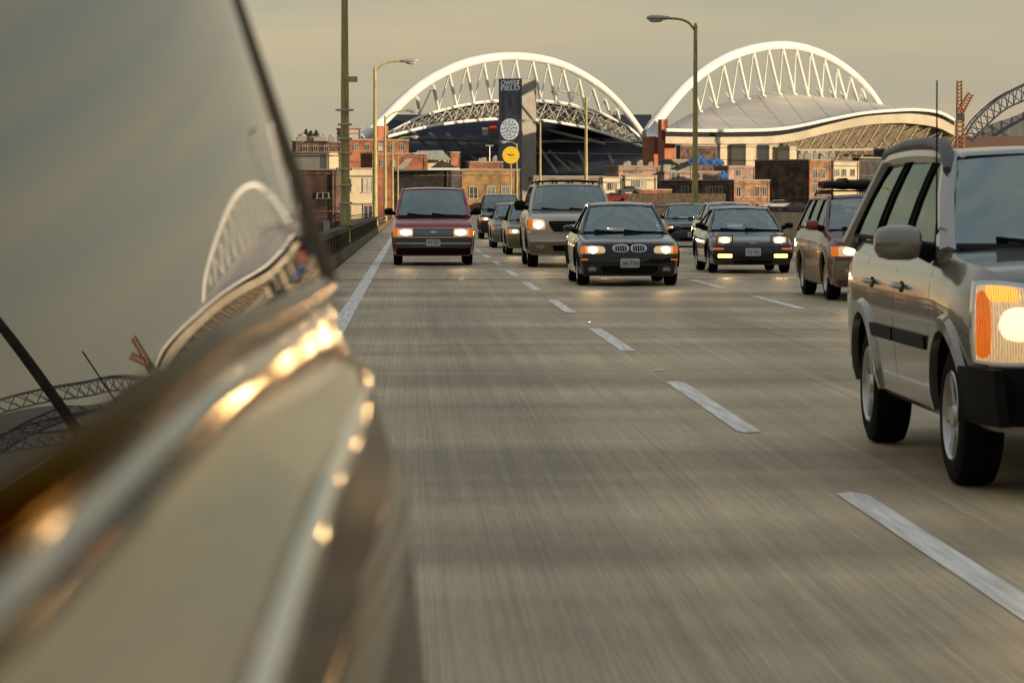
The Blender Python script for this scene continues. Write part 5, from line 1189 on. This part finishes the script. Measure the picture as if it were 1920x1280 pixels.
# 7 generic saloons and wagons farther back
def saloon(label, x, y, m, W=1.75, H=1.42, lit=True, estate=False, plate=True, big=False, name='saloon_car'):
    zb_ = H * .655; L = 4.5
    c = Car(label, 'car', x, y, L, W, H, m, name=name, gc=.19 if not big else .24, fo=.85, wb=2.65, rw=.31 if not big else .36, tw=.2, rim=.2,
            top=[(0, zb_ * .78), (.1, zb_ * .83), (.4, zb_ * .88), (1.0, zb_ * .95), (1.3, zb_), (2.3, zb_ * 1.01), (3.9, zb_ * 1.04), (4.35, zb_ * 1.03), (4.5, zb_ * .95)], pd=.2, rn=.10, drop=.06, roofarc=.035, seatz=zb_ + .03)
    if estate: c.green(W * .43, W * .35, (1.25, zb_ - .01), (1.9, H - .06), (4.0, H - .06), (4.42, zb_ * 1.03), [(1.5, 2.35, 2.0, 2.4), (2.45, 3.3, 2.48, 3.25), (3.4, 4.15, 3.35, 3.9)], cw=.14)
    else: c.green(W * .425, W * .335, (1.28, zb_ - .01), (2.0, H - .05), (3.1, H - .05), (3.85, zb_ * 1.05), [(1.55, 2.4, 2.1, 2.45), (2.5, 3.4, 2.52, 3.0)], cw=.14)
    hz_ = zb_ * .68
    c.headlight([(W * .27, hz_ - .06), (W * .47, hz_ - .065), (W * .47, hz_ + .065), (W * .28, hz_ + .06)], (W * .35, hz_), amber=[(W * .43, hz_ - .06), (W * .478, hz_ - .06), (W * .475, hz_ + .06), (W * .43, hz_ + .06)], lit=lit, r=.05, bs=1.2)
    c.patch('grille', [(-W * .2, hz_ - .05), (W * .2, hz_ - .05), (W * .21, hz_ + .055), (-W * .21, hz_ + .055)], M['black'], off=.015, th=.04, rnd=.3)
    c.patch('grille_trim', [(-W * .2, hz_ + .045), (W * .2, hz_ + .045), (W * .2, hz_ + .058), (-W * .2, hz_ + .058)], M['chrome'], off=.024, th=.03, rnd=.1)
    c.bumper_strip(.32, hz_ - .10, m, off=.03, x=W * .47)
    c.patch('air_intake', [(-W * .22, .22), (W * .22, .22), (W * .24, .31), (-W * .24, .31)], M['black'], off=.012, th=.03, rnd=.2)
    if plate: c.plate(.42, '', off=.045)
    c.mirror(1.6, zb_ + .08, m, w_=.17, h=.13)
    for pts in ([(1.3, .3), (1.32, zb_ * .92)], [(2.44, .3), (2.46, zb_ * .93)]): c.line('door_gap', pts, M['black'], off=.001)
    return c
saloon('green gold car with one brilliant headlight, squeezed between the silver car and the large SUV', 3.46, 82, greenp, H=1.45, estate=True, name='estate_car')
saloon('silver saloon behind the green gold car, only its left half in view', 3.42, 95.5, greyp, W=1.74, H=1.44, lit=False)
saloon('dark tall SUV with roof rails behind the silver saloon, left headlight lit', 3.70, 122, blackp, W=1.85, H=1.84, estate=True, big=True, name='suv')
saloon('dark navy saloon far back between the coupe and the hatchback', 9.15, 97, navyp, W=1.74, H=1.42)
saloon('white saloon with pale roof directly behind the dark hatchback', 9.05, 83, whitep, W=1.76, H=1.44, name='saloon_car')
# parked or passing cars well beyond the deck, tops just in view
def far_car(label, px, py, Z, m, L=4.4):
    p = P(px, py, Z); t = empty('parked_car', p, label, 'car'); b = MB(); prof = [(-2.2, .25), (-2.2, .65), (-2.05, .75), (-1.2, .88), (2.0, .92), (2.2, .8), (2.2, .25)]
    rows = [[(x, y, z) for x, z in prof] for y in (-.85, .85)]; b.grid(rows); n = len(prof); b.add(rows[0] + rows[1], [tuple(range(n)), tuple(range(n, 2 * n))]); b.box((-2.19, -.84, .24), (2.19, .84, .26)); b.build('body', m, t)
    b = MB(); pr = [(-1.25, .88), (-.55, 1.34), (.9, 1.38), (1.75, .91)]; rows = [[(x, y * (1 if z < 1 else .82), z) for x, z in pr] for y in (-.80, .80)]; b.grid(rows); b.add(rows[0] + rows[1], [(0, 1, 2, 3), (4, 5, 6, 7)]); b.build('cabin_glass', M['pane'], t)
    b = MB(); b.add([(-.6, -.66, 1.36), (.95, -.66, 1.39), (.95, .66, 1.39), (-.6, .66, 1.36), (-.6, -.66, 1.41), (.95, -.66, 1.44), (.95, .66, 1.44), (-.6, .66, 1.41)], [(0, 1, 2, 3), (4, 5, 6, 7), (0, 1, 5, 4), (1, 2, 6, 5), (2, 3, 7, 6), (3, 0, 4, 7)]); b.build('roof', m, t)
    for x in (-1.4, 1.4):
        for y in (-.78, .78): b = MB(); b.lathe([(-.1, 0), (-.1, .3), (.1, .3), (.1, 0)], 'y', (x, y, .3), 16); b.build('wheel', M['rubber'], t)
    return t
random.seed(2)
street = MB(); p0, p1 = P(1120, 382, 560), P(1560, 392, 560)
far_car('dark blue car parked in the lot beyond the road, right of the low brick building', 1490, 398, 420, navyp)
far_car('small pale van like car parked beside the low brick building', 1458, 393, 440, whitep)
far_car('red parked car just above the roof line of the sand coloured SUV', 1150, 378, 470, maroon)
far_car('grey parked car in front of the glass storefront', 1176, 363, 560, greyp)
b = MB(); z_ = P(1490, 399, 420).z
b.box((38, 405, -15), (95, 455, z_ - .01)); tag(b.build('parking_deck', concrete), 'low concrete parking deck beyond the right barrier', 'parking deck')
b = MB(); z_ = P(1150, 378, 470).z
b.box((22, 462, -15), (37, 480, z_ - .01)); tag(b.build('parking_deck', concrete), 'narrow concrete parking deck behind the sand coloured SUV', 'parking deck')
b = MB(); z_ = P(1176, 363, 560).z
b.box((30, 550, -15), (58, 572, z_ - .01)); tag(b.build('loading_terrace', concrete), 'concrete terrace in front of the glass storefront', 'terrace')

# ------------------------------------------------------------------ the car the picture is taken from: its flank fills the left of the view
O = empty('passing_car', (-1.0, .6, 0), 'champagne coloured car filling the left side, its window mirroring sky and the white arch', 'car'); O0 = O.location.copy()
a0, a1, a2, b1, b2, c1, a3, c2, a4, c3 = -0.18225938205, 0.01198748994, 0.01724471742, -0.01298260777, -0.0444747028, -0.7000344429, 0.00121899007, 0.4956818032, -0.00176735242, -0.10488058649
def gl_raw(Y, z): return a0 + a1 * Y + a2 * Y * Y + a3 * Y ** 3 + a4 * Y ** 4 + b1 * z + b2 * z * z + c1 * Y * z + c2 * Y * Y * z + c3 * Y ** 3 * z
def glx(Y, z):
    if Y < .8: return gl_raw(.8, z) + (Y - .8) * .045 - .02 * (Y - .8) ** 2
    return gl_raw(Y, z)
def belt(Y): return interp([(-2, -.105), (.8, -.090), (1.0, -.084), (1.33, -.072), (1.62, -.064), (2.6, -.058), (3.2, -.055)], Y)
YR = 2.62
SA = [(0, 0), (.003, .006), (.008, .011), (.014, .012), (.021, .009), (.027, .002), (.030, .001), (.033, .004), (.036, .008), (.042, .010), (.050, .013), (.060, .021), (.070, .035), (.080, .053), (.088, .067), (.096, .073), (.11, .070), (.15, .074), (.20, .080), (.27, .084), (.4, .088), (.6, .080), (.8, .055), (.95, .02)]
SB = [(0, 0), (.003, .003), (.008, .007), (.014, .008), (.021, .006), (.027, .002), (.030, .002), (.033, .004), (.036, .007), (.042, .008), (.050, .010), (.060, .013), (.070, .019), (.080, .028), (.088, .036), (.096, .040), (.11, .043), (.15, .055), (.20, .067), (.27, .077), (.4, .089), (.6, .085), (.8, .06), (.95, .02)]
def tail_x(Y):        # the body rounds away at its rear corner
    return 0 if Y <= YR else -.9 * ((Y - YR) / .75) ** 2 if Y < YR + .75 else -.9
def flank(Y, i, extra=0.0):
    t = min(1, max(0, (Y - 1.0) / 1.6)); dz = SA[i][0]; dx = SA[i][1] * (1 - t) + SB[i][1] * t
    Yc = min(Y, YR); return Vector((glx(Yc, belt(Yc)) + dx + tail_x(Y) + extra, Y, belt(Yc) - dz + CH)) - O0
def fl_dz(Y, dz, extra=0.0):
    t = min(1, max(0, (Y - 1.0) / 1.6)); dx = sinterp(SA, dz) * (1 - t) + sinterp(SB, dz) * t; Yc = min(Y, YR)
    return Vector((glx(Yc, belt(Yc)) + dx + tail_x(Y) + extra, Y, belt(Yc) - dz + CH)) - O0
champ = edge_tint(mat('champagne_paint', (0.42, 0.36, 0.275), 0.06, 1.0, var=0.02, scale=1.0), (0.84, 0.78, 0.69))
trimm = mat('dark_window_trim', (0.13, 0.085, 0.045), 0.22, 0.3, coat=0.8)
darkband = edge_tint(mat('brown_metal_moulding', (0.085, 0.06, 0.04), 0.09, 1.0, var=0.02), (0.29, 0.24, 0.18))
road_tint = edge_tint(mat('lower_body_brown', (0.075, 0.05, 0.028), 0.14, 1.0), (0.44, 0.36, 0.26))  # brown of the mirrored road put into the lower body colour
brightm = mat('bright_waist_moulding', (0.34, 0.29, 0.23), 0.05, 0.95)
mirr = bpy.data.materials.new('tinted_glass'); mirr.use_nodes = True
bs_ = mirr.node_tree.nodes['Principled BSDF']; bs_.inputs['Base Color'].default_value = (0.012, 0.013, 0.012, 1); bs_.inputs['Roughness'].default_value = 0.0; bs_.inputs['IOR'].default_value = 1.31
YS = [-1.6 + .1 * k for k in range(25)] + [.8 + .03 * k for k in range(61)]
YS = [y for y in YS if y <= YR - .02] + [YR]
HT = .30
b = MB(); b.grid([[Vector((glx(y, z), y, z + CH)) - O0 for z in [belt(y) + (HT - belt(y)) * k / 14 for k in range(15)]] for y in YS]); face(b.build('side_window', mirr, O, True, fix=False), (1, 0, .2))
body_Y = [y for y in YS] + [YR + .75 * k / 40 for k in range(1, 41)]
# moulding (indices 0..4), flank (4..)
for nm_, mm_, fine in (('waist_moulding', darkband, [0, .001, .002, .003, .0045, .006, .0075, .009, .011, .013, .015, .017, .019, .021, .023, .025, .027]), ('chrome_lip', brightm, [.027, .028, .029, .030, .031, .032, .033, .0345, .036])):
    b = MB(); b.grid([[fl_dz(y, d) for d in fine] for y in body_Y]); face(b.build(nm_, mm_, O, True, fix=False, ang=80), (1, 0, .1))
def cut(y, dz):       # rear wheel opening
    return None
b = MB(); fine = [.036, .038, .041, .044, .047, .051, .055, .063, .072, .077, .082, .086, .090, .093, .096, .10]
b.grid([[fl_dz(y, d) for d in fine] for y in body_Y]); bo = face(b.build('body', champ, O, True, fix=False, ang=60), (1, 0, .1))
b = MB(); fine = [.10, .105, .11, .12, .13, .14, .15, .165, .18, .20, .22, .245, .27, .30, .33, .37, .4, .45, .5, .55, .6, .65, .7, .75, .8, .88, .95]
b.grid([[fl_dz(y, d) for d in fine] for y in body_Y]); face(b.build('lower_body_side', road_tint, O, True, fix=False, ang=60), (1, 0, 0))
for d0_, d1_, e_ in ((.165, .235, .004), (.36, .43, .004)):  # bands added to give the flank its light and dark reflected streaks
    b = MB(); b.grid([[fl_dz(y, d0_ + (d1_ - d0_) * k / 12, e_ * math.sin(math.pi * k / 12) ** .5 if 0 < k < 12 else 0) for k in range(13)] for y in body_Y]); face(b.build('streak_band', champ if d0_ < .2 else darkband, O, True, fix=False, ang=80), (1, 0, 0))
sy_ = [y for y in body_Y if .2 < y <= 2.5]; b = MB(); b.tube([fl_dz(y, .091, .0005) for y in sy_], [.0095 if y < 2.1 else .0095 - .0065 * (y - 2.1) / .4 for y in sy_], 24); b.build('side_strip', mat('strip_chrome', (0.7, 0.66, 0.58), 0.035, 1.0, var=0.02), O, True)
# window trim at the rear edge of the glass and along its foot, roof, far side, ends
b = MB(); b.tube([Vector((glx(YR, z), YR + .006, z + CH)) - O0 for z in [belt(YR) - .01 + (HT + .01 - belt(YR)) * k / 10 for k in range(11)]], [.0075] * 11, 8, rb=.5); b.build('window_trim', trimm, O, True)
b = MB()
rw_ = []
for y in [YR + .012 + .72 * k / 10 for k in range(11)]:
    rw_.append([Vector((glx(YR, z) - .004 + tail_x(y) * 1.05 - .02 * (y - YR), y, z + CH)) - O0 for z in [belt(YR) + (HT - belt(YR)) * k / 10 for k in range(11)]])
b.grid(rw_); face(b.build('rear_pillar', mirr, O, True, fix=False), (1, .5, 0))
W2 = -1.95
b = MB(); rows = []
for y in YS + [YR + .4, YR + .74]:
    Yc = min(y, YR); xr = glx(Yc, HT) + tail_x(y) * .9; xl = -1.95 - xr + (-.05)
    zf = HT - (.0 if y > .0 else 0) ; rows.append([Vector((xr * (1 - t) + (W2 + .25) * t, y, zf + .10 * math.sin(math.pi * min(1, t)) ** .5 - (.10 * ((y - YR) / .75) ** 2 if y > YR else 0) + CH)) - O0 for t in [k / 12 for k in range(13)]])
b.grid(rows); b.build('roof', champ, O, True, fix=False)
b = MB()
b.grid([[Vector((W2 + .25, y, CH + HT)) - O0, Vector((W2 + .06, y, CH - .07)) - O0] for y in (-1.6, .5, YR + .7)]); b.build('far_window', mirr, O)
b = MB(); b.grid([[Vector((W2 + .06, y, CH - .07)) - O0, Vector((W2, y, CH - .3)) - O0, Vector((W2, y, CH - .7)) - O0, Vector((W2 + .08, y, .32)) - O0] for y in (-1.6, .5, YR + .74)])
pts = []
b.grid([[Vector((x, YR + .74, CH - .07)) - O0, Vector((x, YR + .80, CH - .5)) - O0, Vector((x, YR + .72, .32)) - O0] for x in (W2, -1.4, -1.02)])
b.grid([[Vector((x, y, .33)) - O0 for x in (W2 + .08, -.1 + min(0, tail_x(y)))] for y in (-1.6, 0, YR, YR + .74)])
b.build('far_body', champ, O)
b = MB(); b.grid([[Vector((x, YR + .74, CH + HT - .1)) - O0, Vector((x, YR + .76, CH - .07)) - O0] for x in (W2 + .25, -1.08)]); b.build('rear_window', mirr, O)
# the front half (behind the photographer): bonnet and wheels so the car stands on the road
b = MB()
for zt_, x0, x1, y0, y1 in ((.95, W2 + .05, -.20, -3.0, -1.58),): b.box(tuple(Vector((x0, y0, .33)) - O0), tuple(Vector((x1, y1, zt_)) - O0))
bn = b.build('bonnet', champ, O)
md = bn.modifiers.new('bevel', 'BEVEL'); md.width = .12; md.segments = 4
b = MB(); b.lathe([(-.1, 0), (-.1, .30), (-.07, .33), (.07, .33), (.1, .30), (.1, 0)], 'x', (0, 0, 0), 32); w0 = b.build('wheel', M['rubber'], O, True); w0.location = Vector((-.24, 1.95, .33)) - O0
b = MB(); b.lathe([(-.11, .0), (-.115, .2), (.115, .2), (.11, 0)], 'x', (0, 0, 0), 24); rm0 = b.build('rim', M['alloy'], w0, True)
for x, y in ((-1.75, 1.95), (-.34, -2.2), (-1.75, -2.2)):
    c = w0.copy(); COL.objects.link(c); c.parent = O; c.location = Vector((x, y, .33)) - O0; d = rm0.copy(); COL.objects.link(d); d.parent = c

# ------------------------------------------------------------------ left side streets, seen mirrored in the flank of the silver SUV
for (xl, xc, xr, yt, Z, m_, lab) in ((-420, -400, -180, 250, 260, cream, 'cream office block left of the road hidden behind the near car'), (-170, -150, 60, 300, 300, obrick, 'orange brick block left of the road hidden behind the near car'), (80, 100, 330, 270, 340, cream, 'tan block with rows of dark windows hidden behind the near car')):
    bld('roadside_building', lab, xl, xc, xr, yt, Z, m_, ar=60, rows=tuple(('R', tuple(range(xc + 14, xr - 8, 22)), 11, yy, yy + 18) for yy in (yt + 14, yt + 44, yt + 74)))
